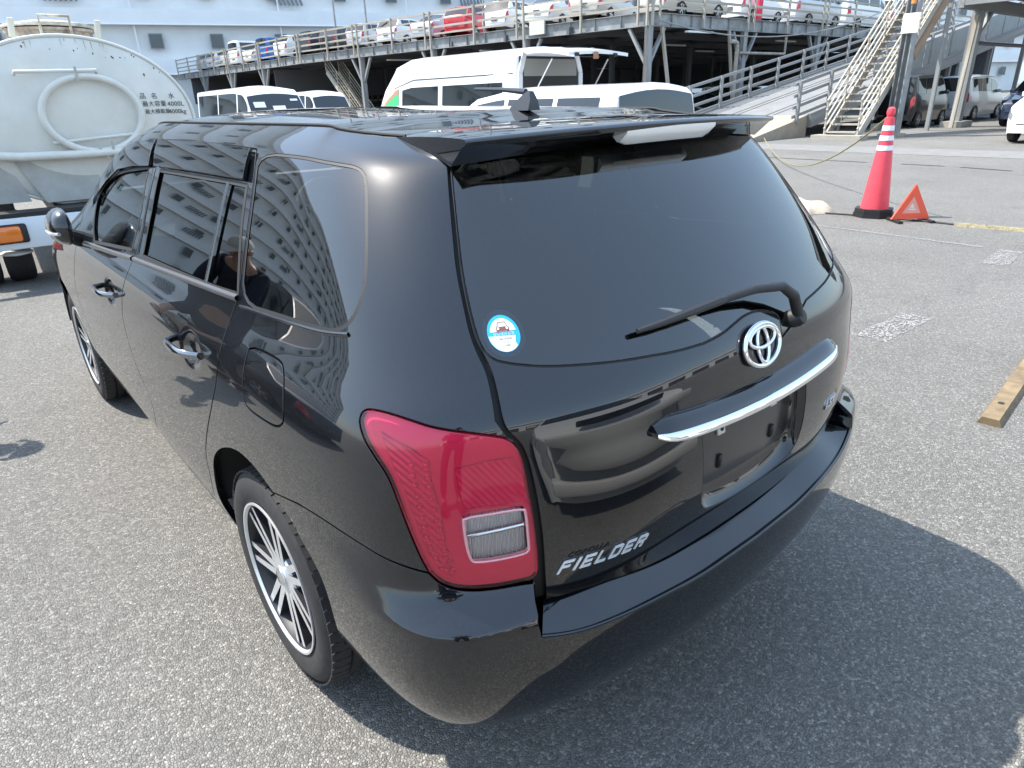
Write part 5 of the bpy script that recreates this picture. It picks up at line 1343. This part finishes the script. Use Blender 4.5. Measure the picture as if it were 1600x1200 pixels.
# ------------------------------------------------------------------ steel parking deck
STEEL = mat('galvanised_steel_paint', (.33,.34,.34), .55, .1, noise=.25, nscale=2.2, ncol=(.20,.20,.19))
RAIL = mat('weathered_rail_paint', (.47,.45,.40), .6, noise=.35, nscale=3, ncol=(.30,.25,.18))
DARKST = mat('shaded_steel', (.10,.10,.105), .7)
deck = empty('parking_deck', (21, 19, 0), 0, 'two storey steel car park deck with railings full of cars', 'parking deck'); DO = Vector((-21, -19, 0))
def dk(o): o.location = o.location+DO; return o
ZB, ZT = 3.95, 4.45
faceL = [(22.75, 19.0), (20.25, 46.0), (20.5, 74.0)]; faceF = [(22.75, 19.0), (64.0, 19.0)]
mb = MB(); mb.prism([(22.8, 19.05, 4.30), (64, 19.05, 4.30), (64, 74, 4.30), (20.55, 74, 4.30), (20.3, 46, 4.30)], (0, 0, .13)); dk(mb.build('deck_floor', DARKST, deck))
BOX = {}
def bar_obj(name, a, b, wd, ht, m, parent, off=DO):
    """straight bar as its own object sharing one unit mesh per material"""
    key = m.name
    if key not in BOX:
        g = MB().box((0, 0, 0), (1, 1, 1)); me = bpy.data.meshes.new('unit_bar'); g.bm.to_mesh(me); g.bm.free(); me.materials.append(m); BOX[key] = me
    a = Vector(a); b = Vector(b); d = b-a; L = d.length; d.normalize(); up = Vector((0, 0, 1)) if abs(d.z) < .95 else Vector((0, 1, 0)); x = d.cross(up).normalized(); z = x.cross(d)
    o = bpy.data.objects.new(name, BOX[key]); COL.objects.link(o); Mx = Matrix((x*wd, d*L, z*ht)).transposed().to_4x4(); Mx.translation = (a+b)/2+off
    o.parent = parent; o.matrix_local = Mx; return o
def h_beam(name, a, b, h, wd, m, parent, stiff=0):
    """I section with stiffener plates"""
    a = Vector(a); b = Vector(b); d = (b-a).normalized(); mb = MB(); n_ = d.cross(Vector((0, 0, 1))).normalized(); up = Vector((0, 0, 1))
    mb.bar(a+up*(h/2-.012), b+up*(h/2-.012), wd, .024); mb.bar(a-up*(h/2-.012), b-up*(h/2-.012), wd, .024); mb.bar(a, b, .014, h-.05)
    L = (b-a).length; k = int(L/1.25) if stiff else 0
    for i in range(1, k): mb.box(a+d*(L*i/k), (.012, wd*.9, h-.052), Matrix((d, n_, up)).transposed())
    return dk(mb.build(name, m, parent))
def rail_face(P, step, side_pts=True):
    tot = 0; k = 0
    for (a, b) in zip(P[:-1], P[1:]):
        a = Vector((*a, 0)); b = Vector((*b, 0)); d = b-a; L = d.length; d.normalize(); n_ = Vector((d.y, -d.x, 0))
        if n_.x > 0 or (abs(n_.x) < .2 and n_.y > 0): n_ = -n_
        nb = max(1, round(L/7.2))
        for i in range(nb): h_beam('edge_beam', a+d*(L*i/nb)+Vector((0, 0, (ZB+ZT)/2)), a+d*(L*(i+1)/nb)+Vector((0, 0, (ZB+ZT)/2)), ZT-ZB, .20, STEEL, deck, 1)
        m = max(1, round(L/step))
        for i in range(m+1):
            p = a+d*(L*i/m)+n_*.16; bar_obj('railing_post', p+Vector((0, 0, ZB+.02)), p+Vector((0, 0, 5.72)), .10, .07, RAIL, deck)
            if i % 2 == 0 and i < m: p2 = p+d*.45; bar_obj('railing_post', p2+Vector((0, 0, ZB+.05)), p2+Vector((0, 0, 5.72)), .08, .07, RAIL, deck)
        for z, w_ in ((5.64, .09), (5.32, .07), (4.98, .10), (4.66, .08)):
            for i in range(nb): q0 = a+d*(L*i/nb)+n_*.08; q1 = a+d*(L*(i+1)/nb)+n_*.08; bar_obj('rail', q0+Vector((0, 0, z)), q1+Vector((0, 0, z)), .05, w_, RAIL, deck)
        # columns with V brackets
        for i in range(nb):
            p = a+d*(L*i/nb); 
            if i == 0 and k: continue
            col = bar_obj('column', (p.x, p.y, 0), (p.x, p.y, ZB), .30, .20, STEEL, deck)
            for s_ in (-1, 1):
                if i == 0 and s_ < 0 and k == 0: continue
                bar_obj('column_brace', Vector((p.x, p.y, ZB-1.35))+d*s_*.10, Vector((p.x, p.y, ZB-.03))+d*s_*.95, .14, .12, STEEL, deck)
        k += 1
rail_face(faceL, 3.3); rail_face(faceF, 3.3)
# inner columns, joists, pipes, strip lights
for ix, x in enumerate((29.5, 36.5, 43.5, 50.5, 57.5)):
    for iy, y in enumerate((27, 35, 43, 51, 59, 67)):
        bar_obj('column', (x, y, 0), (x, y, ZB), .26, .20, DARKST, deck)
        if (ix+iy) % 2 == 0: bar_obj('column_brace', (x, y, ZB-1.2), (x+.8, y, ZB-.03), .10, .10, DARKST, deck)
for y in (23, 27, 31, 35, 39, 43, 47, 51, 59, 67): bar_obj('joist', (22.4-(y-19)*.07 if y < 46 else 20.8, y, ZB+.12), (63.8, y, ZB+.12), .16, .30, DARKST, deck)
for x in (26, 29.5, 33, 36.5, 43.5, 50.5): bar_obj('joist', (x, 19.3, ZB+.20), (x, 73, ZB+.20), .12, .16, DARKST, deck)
bar_obj('column_brace', (24.6, 18.95, 0.0), (23.5, 18.95, ZB), .13, .10, RAIL, deck); bar_obj('column_brace', (29.3, 18.95, 0), (28.3, 18.95, ZB), .13, .10, RAIL, deck)
dk(MB().tube([(28.75, 18.75, 0), (28.75, 18.75, 3.3), (28.72, 18.75, 3.45), (28.5, 18.75, 3.5), (28.2, 18.75, 3.5)], .09, 10).tube([(29.0, 18.8, 3.05), (33.0, 18.8, 3.05), (33.0, 18.8, 3.8)], .06, 8).build('drain_pipe', RAIL, deck, smooth=True))
LAMPW = mat('fluorescent_tube_cover', (.75,.78,.74), .4)
for (x, y, z) in ((26.0, 18.9, 3.82), (36.0, 20.5, 3.8), (23.6, 30, 3.75), (22.8, 38, 3.75), (31, 24, 3.75), (38, 27, 3.75), (34, 33, 3.75), (27, 41, 3.75)): bar_obj('strip_light', (x-.9, y, z), (x+.9, y, z), .18, .07, LAMPW, deck)
for (x, y) in ((20.95, 42.2), (21.2, 38.8), (21.9, 28.6)): dk(MB().lathe([(.06, 4.0), (.05, 9.5)], (x, y, 0), (0, 0, 1), 8).build('lamp_pole', STEEL, deck, smooth=True))
MB_ = MB().box((22.05, 24.9, 4.35), (.08, 1.0, .55)); dk(MB_.build('junction_box', mat('cream_box', (.52,.52,.46), .6), deck))
o = board_text('N-2', .36, (20.98, 35.9, 4.02), INK, deck, (R(90), 0, R(-96)), 'bay_lettering'); dk(o)
dk(MB().tube(sag((23.0, 18.7, 4.15), (36.5, 15.5, 4.9), .9, 20), .03, 6).build('sagging_cable', STEEL, deck, smooth=True))
# far side of the hall: pale ribs seen through the dark
mb = MB(); q = random.Random(8)
for i in range(46): x = 26+i*.82+q.uniform(-.2, .2); mb.box((x, 70.5, 1.1), (q.choice((.10,.16,.22)), .1, 2.2))
o = dk(mb.build('far_ribs', RAIL, deck)); o['kind'] = 'stuff'
for i in range(11): dk(MB().box((22.6+i*4.0, 71.5, 3.0), (3.96, .12, 2.5)).build('rear_shade_panel', DARKST, deck))  # added dark panels, block the bright building and stand for deep shade
for i in range(13): dk(MB().box((63.8, 21+i*4.0, 3.0), (.12, 3.96, 2.5)).build('rear_shade_panel', DARKST, deck))  # same added panels along the far side, dark in place of shade
for i in range(9): dk(MB().box((22.9+i*4.6, 52.0, 2.9), (4.5, .10, 1.9)).build('inner_shade_panel', DARKST, deck))  # added cross panels, their dark colour stands for shade under the deck
# cars on the deck
G_D = 'cars parked on the upper parking deck'
def dcar(kind, x, y, rz, col, label, cat='car'): car(kind, (x, y, 4.44), R(rz), col, label, G_D, cat)
# along the left edge (tails towards the railing, nose to +x) and the front edge
L_ = [('wagon', 70, SIL, 'silver estate car at the far left end of the deck'), ('hatch', 67, WHT_C, 'white hatchback near the far left end of the deck'), ('wagon', 64, SIL, 'second silver estate car from the far end of the deck'),
      ('van', 61, WHT_C, 'white high cab van standing above its neighbours on the deck', 'van'), ('sedan', 58, PEARL, 'pearl sedan between the high white van and the blue van on the deck'), ('minivan', 55, BLU, 'bright blue van on the far part of the deck', 'van'),
      ('suv', 51.5, WHT_C, 'white suv just right of the blue van on the deck', 'suv'), ('suv', 47.6, DGR, 'dark grey suv between white suv and silver hatchback on the deck', 'suv'), ('hatch', 44.4, BLK, 'black hatchback beside the dark grey suv on the deck'),
      ('hatch', 41.3, SIL, 'silver hatchback left of the white estate with red lamps on the deck'), ('wagon', 38.2, WHT_C, 'white estate car with red lamps left of the grey sedan on the deck'),
      ('sedan', 35.0, SIL, 'silver grey car left of the red hatchback on the deck'), ('hatch', 32.0, RED_, 'bright red hatchback on the deck'), ('wagon', 29.2, WHT_C, 'white estate car right of the red hatchback on the deck'),
      ('sedan', 26.4, PEARL, 'pearl sedan second from the deck corner, left face'), ('sedan', 23.6, CHAMP, 'champagne sedan at the left face next to the deck corner')]
for r_ in L_:
    kind, y, col, lab = r_[:4]; x0 = np.interp(y, [19, 46, 74], [22.75, 20.25, 20.5])+.55
    rz = -72 if y < 45 else -80
    dcar(kind, x0+KINDS[kind]['L']/2, y, rz+180, col, lab, r_[4] if len(r_) > 4 else 'car')
F_ = [('sedan', 26.9, CHAMP, 'champagne sedan side on along the front edge of the deck, nearest the corner', 'car'), ('hatch', 32.3, WHT_C, 'white hatchback behind the red post on the deck', 'car'), ('van', 37.8, SIL, 'silver van side on along the front edge of the deck', 'van'), ('highvan', 43.4, WHT_C, 'white high roof van on the front edge of the deck', 'van'), ('van', 49.0, WHT_C, 'white van furthest right on the front edge of the deck', 'van')]
for kind, x, col, lab, cat in F_: dcar(kind, x, 20.45, 90, col, lab, cat)
tag(MB().box((31.2, 19.35, 5.15), (.34, .22, 1.4), bevel=.03).build('red_post', mat('red_board', (.75,.03,.08), .5)), 'upright red board behind the railing on the front edge of the deck', 'sign board')
# cars below the deck
G_U = 'cars parked in the shade under the deck'
under = [('sedan', 24.6, 22.6, DBL), ('hatch', 27.4, 22.7, SIL), ('wagon', 30.1, 22.6, BLK), ('sedan', 33.0, 22.6, DGR), ('minivan', 35.8, 22.8, WHT_C), ('wagon', 38.6, 22.6, SIL), ('sedan', 41.4, 22.6, DBL), ('hatch', 44.2, 22.6, WHT_C)]
labs = ['dark blue sedan in the shade by the deck corner column', 'silver hatchback in the shade right of the dark blue sedan', 'black estate car in the shade under the deck', 'dark grey sedan in the shade behind the ramp rail', 'white minivan in the shade behind the ramp rail', 'silver estate car in the shade behind the ramp rail', 'navy sedan deep in the shade to the right', 'white hatchback furthest right in the deck shade']
for (k_, x, y, c_), lb_ in zip(under, labs): car(k_, (x, y, 0), R(0), c_, lb_, G_U)
under2 = [(24.8, 28.5, SIL, 'silver car under the left face nearest the corner'), (24.6, 32.5, DGR, 'dark grey car under the left face behind the high roof van'), (24.2, 37.0, WHT_C, 'white car under the left face beyond the dark grey one'), (23.8, 42, BLK, 'black car under the middle of the left face'), (23.4, 47, WHT_C, 'white car under the left face by the inner staircase'), (23.2, 55, SIL, 'silver car far back under the left face'), (23.2, 62, DBL, 'navy car furthest back under the left face')]
for i, (x, y, c_, lb_) in enumerate(under2): car('wagon' if i % 2 else 'minivan', (x, y, 0), R(95), c_, lb_, G_U, 'car' if i % 2 else 'minivan')

# ------------------------------------------------------------------ staircases
def stairs(name, base, dirx, run, rise, width, label, n, m_tread, m_str, rail_h=1.1, rails=3):
    root = empty(name, base, dirx, label, 'staircase')
    def B(nm, a, b, w_, h_, m): return bar_obj(nm, a, b, w_, h_, m, root, Vector((0, 0, 0)))
    for s_ in (-1, 1): B('stringer', (0, s_*width/2, -.02), (run, s_*width/2, rise-.05), .05, .26, m_str)
    for i in range(1, n+1): x = run*(i-.5)/n; z = rise*i/n; B('tread', (x, -width/2+.03, z), (x, width/2-.03, z), .25, .045, m_tread)
    for s_ in (-1, 1):
        y = s_*(width/2+.03)
        k = max(2, int(run/1.0))
        for i in range(k+1): x = run*i/k; z = rise*i/k; B('handrail_post', (x, y, z), (x, y, z+rail_h), .045, .045, RAIL)
        for j in range(rails+1): h = rail_h*(1-j*.24); B('handrail' if j == 0 else 'rail', (-.05, y, h), (run+.05, y, rise+h), .04, .055 if j == 0 else .035, RAIL)
    return root
s1 = stairs('steel_staircase', (20.35, 9.5, 0), 0, 5.1, 4.65, .95, 'open steel staircase climbing to the upper deck left of the steel column', 22, RAIL, RAIL)
bar_obj('support_post', (5.25, -.5, 0), (5.2, -.5, 4.6), .12, .12, STEEL, s1, Vector()); bar_obj('support_post', (2.9, -.5, 0), (2.9, -.5, 2.3), .10, .10, STEEL, s1, Vector()); bar_obj('foot_block', (-.1, -.75, .07), (-.1, .75, .07), .5, .14, mat('concrete_block', (.38,.35,.30), .85, noise=.2, nscale=6), s1, Vector())
bar_obj('stringer', (2.95, -.53, 2.30), (5.3, -.53, 4.45), .06, .30, mat('rusty_stringer', (.36,.24,.15), .75, noise=.4, nscale=5), s1, Vector())
MB().box((1.9, -.35, .30), (1.2, .12, .18)).build('step_block', mat('concrete_block', (.4,.4,.4)), s1)
stairs('steel_staircase', (21.6, 40.4, 0), R(95), 3.6, 3.4, .9, 'small steel staircase under the far part of the deck', 14, RAIL, RAIL)

# ------------------------------------------------------------------ ramp up to the deck
CONC = mat('ramp_concrete', (.21,.21,.205), .8, noise=.2, nscale=1.6); APR = mat('pale_ramp_apron', (.36,.31,.24), .8, noise=.2, nscale=2.5)
ramp = empty('ramp', (17.6, 13.2, 0), 0, 'concrete ramp with steel railings rising to the parking deck', 'ramp')
Y0, Y1, SL = 11.2-13.2, 15.4-13.2, .166
mb = MB(); mb.prism([(0, Y0, 0.002), (3.9, Y0, 3.9*SL), (3.9, Y0, .002)], (0, Y1-Y0, 0)); mb.build('ramp_apron', APR, ramp)
mb = MB(); mb.prism([(3.9, Y0, 3.9*SL), (27, Y0, 27*SL), (27, Y0, 27*SL-.35), (3.9, Y0, 3.9*SL-.35)], (0, Y1-Y0, 0)); mb.build('ramp_slab', CONC, ramp)
for y in (Y0+1.25, Y0+1.5, Y0+2.7, Y0+2.95): bar_obj('tread_strip', (3.9, y, 3.9*SL+.01), (27, y, 27*SL+.01), .03, .025, STEEL, ramp, Vector())
for y in (Y0, Y1):
    h_beam_ = bar_obj('side_beam', (3.9, y+(.06 if y > 0 else -.06), 3.9*SL-.16), (27, y+(.06 if y > 0 else -.06), 27*SL-.16), .12, .42, STEEL, ramp, Vector())
    for i in range(13): x = 3.2+i*1.95; bar_obj('railing_post', (x, y, x*SL-.1), (x, y, x*SL+1.15), .12, .08, STEEL, ramp, Vector())
    for h in (1.08, .74, .40, .12): bar_obj('rail', (3.0, y+.07, 3.0*SL+h), (27, y+.07, 27*SL+h), .04, .10, STEEL, ramp, Vector())
    for i in range(5): x = 6+i*4.6; bar_obj('column', (x, y, 0), (x, y, x*SL-.35), .16, .16, STEEL, ramp, Vector())
WALLP = mat('pale_parapet_panel', (.36,.37,.35), .7, noise=.15, nscale=2)
for i in range(9): x = 8.2+i*2.1; mb = MB(); mb.prism([(x, Y0-.02, x*SL+.02), (x+2.05, Y0-.02, (x+2.05)*SL+.02), (x+2.05, Y0-.02, (x+2.05)*SL+.95), (x, Y0-.02, x*SL+.95)], (0, .03, 0)); mb.build('parapet_panel', WALLP, ramp)

# ------------------------------------------------------------------ second deck on the right: columns and edge beam
d2 = empty('upper_walkway_deck', (26, 9, 0), 0, 'steel upper deck on columns over the cars at the top right', 'parking deck')
def b2(nm, a, b, w_, h_, m=STEEL): return bar_obj(nm, Vector(a)-Vector((26, 9, 0)), Vector(b)-Vector((26, 9, 0)), w_, h_, m, d2, Vector())
b2('edge_beam', (26.4, 9.0, 3.95), (60, 9.0, 3.95), .20, .40); b2('deck_floor', (26.4, 4.0, 4.30), (60, 4.0, 4.30), 9.8, .16, DARKST)
for y in (7.4, 5.8, 4.2, 2.6): b2('joist', (26.6, y, 4.05), (60, y, 4.05), .14, .26, DARKST)
b2('end_beam', (26.5, 9.0, 4.0), (26.5, -.9, 4.0), .18, .36)
for x in (28.2, 36.2, 44.2):
    b2('column', (x, 9.0, 0), (x, 9.0, 3.76), .34, .30); b2('column_brace', (x+.1, 9.0, 2.9), (x+1.2, 9.0, 3.74), .14, .12); b2('foot_block', (x-.5, 9.0, .10), (x+.6, 9.0, .10), .7, .20, mat('concrete_block', (.4,.4,.4)))
b2('drain_pipe', (27.5, 8.9, 0), (27.8, 8.9, 3.6), .12, .12, RAIL)
o = MB().tube([(2.3, -.1, 2.75), (8.2, -.1, 2.75), (8.3, -.1, 2.85), (8.3, -.1, 3.8)], .07, 8).build('overhead_pipe', mat('violet_grey_pipe', (.12,.11,.14), .5), d2, smooth=True)
post = empty('steel_column', (22.15, 8.75, 0), 0, 'grey steel column beside the staircase with white notice and orange lamp', 'column')
MB().box((0, 0, 2.7), (.34, .02, 5.4)).box((0, -.15, 2.7), (.30, .03, 5.4)).box((0, .15, 2.7), (.30, .03, 5.4)).build('column_shaft', STEEL, post)
MB().box((0, 0, .05), (.6, .6, .10)).build('foot_block', mat('concrete_block', (.4,.4,.4)), post)
MB().box((-.24, -.08, 3.12), (.03, .46, .52), bevel=.005).build('notice_plate', PAPER, post); MB().lathe([(0, .16), (.06, .14), (.07, 0), (0, 0)], (-.2, -.05, 3.62), (0, 0, 1), 14).build('warning_lamp', mat('orange_lamp', (.85,.25,.05), .3), post, smooth=True)
# small cones near the ramp foot
for k, (x, y, c_, lab) in enumerate(((19.2, 12.6, 'o', 'small red traffic cone just beyond the tail of the black wagon'), (18.7, 16.1, 'o', 'small red topped traffic cone at the foot of the ramp railing'), (19.6, 15.9, 'w', 'small white topped traffic cone at the foot of the ramp railing'))):
    cz = empty('traffic_cone', (x, y, 0), 0, lab, 'traffic cone', 'small cones by the ramp foot'); m_ = ORANGE if c_ == 'o' else REFW
    MB().lathe([(.15, .03), (.035, .70), (0, .70)], (0,0,0), (0,0,1), 18).build('cone_body', ORANGE if k == 0 else m_, cz, smooth=True); MB().box((0, 0, .015), (.38, .38, .03), bevel=.008).build('cone_base', ORANGE if k == 0 else m_, cz)
    MB().lathe([(.105, .30), (.078, .46)], (0,0,0), (0,0,1), 18).build('reflective_band', REFW, cz, smooth=True)

# ------------------------------------------------------------------ the long pale building behind everything
BA = math.atan2(-.276, .961); bx, by = 8.0, 82.0
bld = empty('terminal_building', (bx, by, 0), BA, 'long pale grey multi storey building with horizontal ledges and small square windows', 'building')
BW = mat('pale_cladding', (.80,.80,.78), .75, noise=.08, nscale=.6); BL = mat('ledge_cladding', (.86,.86,.85), .7, noise=.06, nscale=.5)
X0_, X1_ = -130, 150; H_ = 35
MB().box(((X0_+X1_)/2, 15, H_/2), (X1_-X0_, 29, H_)).build('wall', BW, bld)
fl = 4.45; FW = mat('window_frame_grey', (.20,.22,.23), .5); PG = mat('building_pane', (.06,.075,.085), .15, spec=.7)
wf = None
for k in range(8):
    z0 = 9.05+fl*(k-1)
    if z0+1.35 < H_: MB().box(((X0_+X1_)/2, .22, z0+.66), (X1_-X0_+.8, 1.2, 1.32)).box(((X0_+X1_)/2, -.42, z0-.03), (X1_-X0_+.8, .10, .06)).build('ledge', BL, bld)
    if k < 7:
        for i in range(44):
            x = X0_+3+i*6.3+(k % 2)*.4+(.7 if i % 3 == 1 else 0); z = z0-1.45+0
            if wf is None:
                f0 = MB().box((0, 0, 0), (1.25, .10, 1.35)).build('window', FW, bld); p0 = MB().box((0, -.055, 0), (1.05, .02, 1.15)).build('pane', PG, f0); wf = f0; f = f0
            else: f = copy_tree(wf, bld)
            f.location = (x, .46+.02-.5, z)
        for i in range(9):
            x = X0_+9+i*20.5+(k*7) % 5; mb = MB()
            for j in range(7): mb.box((x+j*.42, -.06, z0+2.4), (.22, .12, 1.1), Matrix.Rotation(R(-18), 3, 'Y'))
            mb.build('louvre', FW, bld)
for i in range(14): x = X0_+4+i*13.7; bar_obj('downpipe', (x, -.08, 0), (x, -.08, H_), .14, .14, BL, bld, Vector())
MB().box(((X0_+X1_)/2, -.0, H_+.5), (X1_-X0_+1, 1.0, 1.0)).build('parapet', BL, bld)
for x in (-2.5, -9.5, 7): MB().prism([(x, -.05, 7.3), (x+1.4, -.05, 7.3), (x+1.4, -1.0, 6.4), (x, -1.0, 6.4)], (0, 0, .08)).build('canopy', BL, bld)

# ------------------------------------------------------------------ what stands beside and behind the camera (seen in the paint and the glass)
car('sedan', (-3.50, 5.6, 0), R(180), BLK, 'black sedan parked to the left, mirrored in the side windows of the wagon', None)
sv = car('hatch', (.12, -2.88, 0), R(180), (.60,.59,.56), 'silver hatchback parked nose to tail behind, mirrored in the tailgate of the wagon', None)
GR = MATTE_BLACK
y0 = -KINDS['hatch']['L']/2
MB().box((0, y0+.03, .80), (.86, .05, .16), bevel=.02).build('grille', GR, sv, smooth=True)
for i in range(5): MB().box((0, y0-.004, .74+.030*i), (.82, .012, .010)).build('grille_slat', DARK_ALLOY, sv)
MB().box((0, y0-.03, .60), (1.36, .12, .10), bevel=.03).box((0, y0-.03, .42), (1.42, .12, .12), bevel=.03).build('bumper_moulding', mat('bumper_silver', (.55,.54,.51), .3, .1, .6), sv, smooth=True)

def skin_mesh(name, pts, edges, radii, m, parent, root=0, sub=2):
    me = bpy.data.meshes.new(name); me.from_pydata([tuple(p) for p in pts], edges, []); o = bpy.data.objects.new(name, me); COL.objects.link(o)
    md = o.modifiers.new('skin', 'SKIN'); md.use_smooth_shade = True
    for i, r_ in enumerate(radii):
        sv_ = me.skin_vertices[0].data[i]; sv_.radius = (r_, r_) if not isinstance(r_, tuple) else r_; sv_.use_root = (i == root)
    s = o.modifiers.new('sub', 'SUBSURF'); s.levels = sub; s.render_levels = sub
    dg = bpy.context.evaluated_depsgraph_get(); dg.update(); me2 = bpy.data.meshes.new_from_object(o.evaluated_get(dg)); bpy.data.objects.remove(o)
    me2.materials.clear(); me2.shade_smooth(); return link_mesh(name, me2, m, parent)
SKIN = mat('skin_tone', (.42,.24,.16), .5); HAIR = mat('black_hair', (.012,.010,.009), .5)
def person(loc, rz, label, J, shirt, trousers, cap=None, hold=False):
    root = empty('person', loc, rz, label, 'person'); J = {k: Vector(v) for k, v in J.items()}
    order = ['pelvis','spine','chest','neck','head0','head1']; P = [J[k] for k in order]; Rr = [.125, .12, .14, .055, .070, .085]; E = [(0,1),(1,2),(2,3),(3,4),(4,5)]
    def chain(start, names, rr):
        k = start
        for nm, r_ in zip(names, rr): P.append(J[nm]); Rr.append(r_); E.append((k, len(P)-1)); k = len(P)-1
        return k
    ends = {}
    for s in 'lr':
        ends[s] = chain(2, ['sh'+s, 'el'+s, 'wr'+s, 'ha'+s], [.058, .042, .028, .034]); chain(0, ['hi'+s, 'kn'+s, 'an'+s, 'to'+s], [.092, .060, .040, .036])
    body = skin_mesh('body', P, E, Rr, SKIN, root)
    for s in 'lr':
        w_, h = J['wr'+s], J['ha'+s]; d = (h-w_).normalized(); side = d.cross(Vector((0, 0, 1))); side = side.normalized() if side.length > .01 else Vector((1, 0, 0)); up = side.cross(d)
        for k, L in enumerate((.070, .078, .074, .058)):
            b = h+side*(-.030+.020*k)+d*.01; skin_mesh('finger', [b, b+d*L*.5+up*-.006, b+d*L*.85-up*.026], [(0,1),(1,2)], [.0095,.0085,.007], SKIN, body, sub=1)
        sg = 1 if s == 'l' else -1; b = h-d*.02-side*.03*sg; skin_mesh('thumb', [b, b-side*.028*sg+d*.025, b-side*.034*sg+d*.055], [(0,1),(1,2)], [.011,.010,.008], SKIN, body, sub=1)
    f = (J['face']-J['head1']).normalized(); hd = J['head1']; up = Vector((0, 0, 1)); sd = f.cross(up).normalized(); up = sd.cross(f)
    nose = MB().lathe([(.0, .035), (.010, .026), (.016, .0), (0, -.01)], hd+f*.085-up*.012, (f-up*.25), 10).build('nose', SKIN, body, smooth=True)
    for q_ in (-1, 1):
        MB().lathe([(0, .004), (.011, .002), (.013, -.008)], hd+f*.083+sd*.032*q_+up*.014, f, 10).build('eye', mat('eye_white', (.6,.6,.58), .2), body, smooth=True)
        MB().lathe([(0, .02), (.02, .014), (.030, 0), (0, -.01)], hd+sd*.092*q_-f*.005, sd*q_, 10).build('ear', SKIN, body, smooth=True)
    MB().box(hd+f*.086-up*.048, (.045, .008, .010), Matrix((sd, f, up)).transposed(), .003).build('mouth', mat('lip_tone', (.35,.13,.11), .5), body, smooth=True)
    hm = MB(); rings = []
    for a in np.linspace(R(8), R(90), 8):
        rings.append([hm.bm.verts.new(hd-f*.010+up*(.012+.108*math.sin(a))+(f*math.cos(b)*.100+sd*math.sin(b)*.090)*math.cos(a)*1.03) for b in np.linspace(0, 2*math.pi, 20, endpoint=False)])
    for A, B in zip(rings[:-1], rings[1:]):
        for k in range(20): hm.bm.faces.new((A[k], A[(k+1) % 20], B[(k+1) % 20], B[k]))
    hm.build('cap' if cap else 'hair', cap or HAIR, root, smooth=True)
    if cap: MB().prism([hd+up*.035+f*.085-sd*.07, hd+up*.035+f*.085+sd*.07, hd+up*.022+f*.17+sd*.045, hd+up*.022+f*.17-sd*.045], tuple(up*.008)).build('cap_brim', cap, root)
    def off(a, b, t): return J[a].lerp(J[b], t)
    P2 = [J['pelvis'], J['spine'], J['chest'], J['neck'].lerp(J['chest'], .35)]; R2 = [.172, .168, .180, .085]; E2 = [(0,1),(1,2),(2,3)]
    for s in 'lr':
        n0 = len(P2); P2 += [J['sh'+s], off('sh'+s, 'el'+s, .6), off('sh'+s, 'el'+s, .95)]; R2 += [.074, .066, .062]; E2 += [(2, n0), (n0, n0+1), (n0+1, n0+2)]
    skin_mesh('shirt', P2, E2, R2, shirt, root)
    P3 = [J['pelvis']]; R3 = [.172]; E3 = []
    for s in 'lr':
        n0 = len(P3); P3 += [J['hi'+s], J['kn'+s], off('kn'+s, 'an'+s, .9)]; R3 += [.104, .080, .068]; E3 += [(0, n0), (n0, n0+1), (n0+1, n0+2)]
        MB().box((J['an'+s]+J['to'+s])/2+Vector((0, 0, -.005)), (.09, .27, .09), Matrix.Rotation(math.atan2(-(J['to'+s]-J['an'+s]).x, (J['to'+s]-J['an'+s]).y), 3, 'Z'), .03).build('shoe', MATTE_BLACK, root, smooth=True)
    skin_mesh('trousers', P3, E3, R3, trousers, root)
    return root
JA = dict(pelvis=(0,0,.93), spine=(0,-.01,1.10), chest=(0,0,1.32), neck=(0,0,1.47), head0=(0,.02,1.54), head1=(0,.03,1.61), face=(0,.2,1.55),
          shl=(-.19,0,1.38), ell=(-.22,.12,1.16), wrl=(-.10,.33,1.33), hal=(-.075,.38,1.39), shr=(.19,0,1.38), elr=(.22,.12,1.16), wrr=(.10,.33,1.33), har=(.075,.38,1.39),
          hil=(-.10,0,.88), knl=(-.12,.02,.48), anl=(-.13,-.02,.09), tol=(-.14,.13,.04), hir=(.10,0,.88), knr=(.12,.02,.48), anr=(.13,-.02,.09), tor=(.14,.13,.04))
NAVY = mat('navy_cloth', (.014,.016,.028), .85); WORK = mat('dark_work_cloth', (.03,.033,.04), .85)
person((-1.66, -1.06, 0), R(-38), 'person in dark clothes holding a phone out towards the wagon', JA, NAVY, WORK)
JB = dict(pelvis=(0,0,.92), spine=(0,.08,1.07), chest=(0,.22,1.24), neck=(0,.33,1.34), head0=(0,.37,1.39), head1=(0,.41,1.43), face=(0,.50,1.34),
          shl=(-.19,.24,1.28), ell=(-.24,.34,1.02), wrl=(-.15,.50,.86), hal=(-.12,.55,.80), shr=(.19,.24,1.28), elr=(.24,.34,1.02), wrr=(.15,.50,.86), har=(.12,.55,.80),
          hil=(-.10,0,.88), knl=(-.12,.03,.48), anl=(-.13,-.03,.09), tol=(-.14,.12,.04), hir=(.10,0,.88), knr=(.12,.05,.48), anr=(.13,.0,.09), tor=(.14,.15,.04))
person((-2.15, 4.15, 0), R(-120), 'worker in dark clothes and pale cap bending forward beside the black sedan', JB, NAVY, WORK, cap=mat('pale_cap', (.50,.47,.40), .8))
# low pale warehouse behind the camera
wr = empty('warehouse', (10, -42, 0), 0, 'low pale warehouse far behind, mirrored along the tailgate', 'building')
MB().box((0, -8, 4.2), (110, 16, 8.4)).build('wall', BW, wr); MB().box((0, .3, 7.9), (111, .8, 1.2)).build('parapet', BL, wr)
for i in range(17): MB().box((-50+i*6.2, .04, 2.2), (4.4, .12, 4.0)).build('shutter', mat('shutter_dark', (.07,.075,.08), .6), wr)
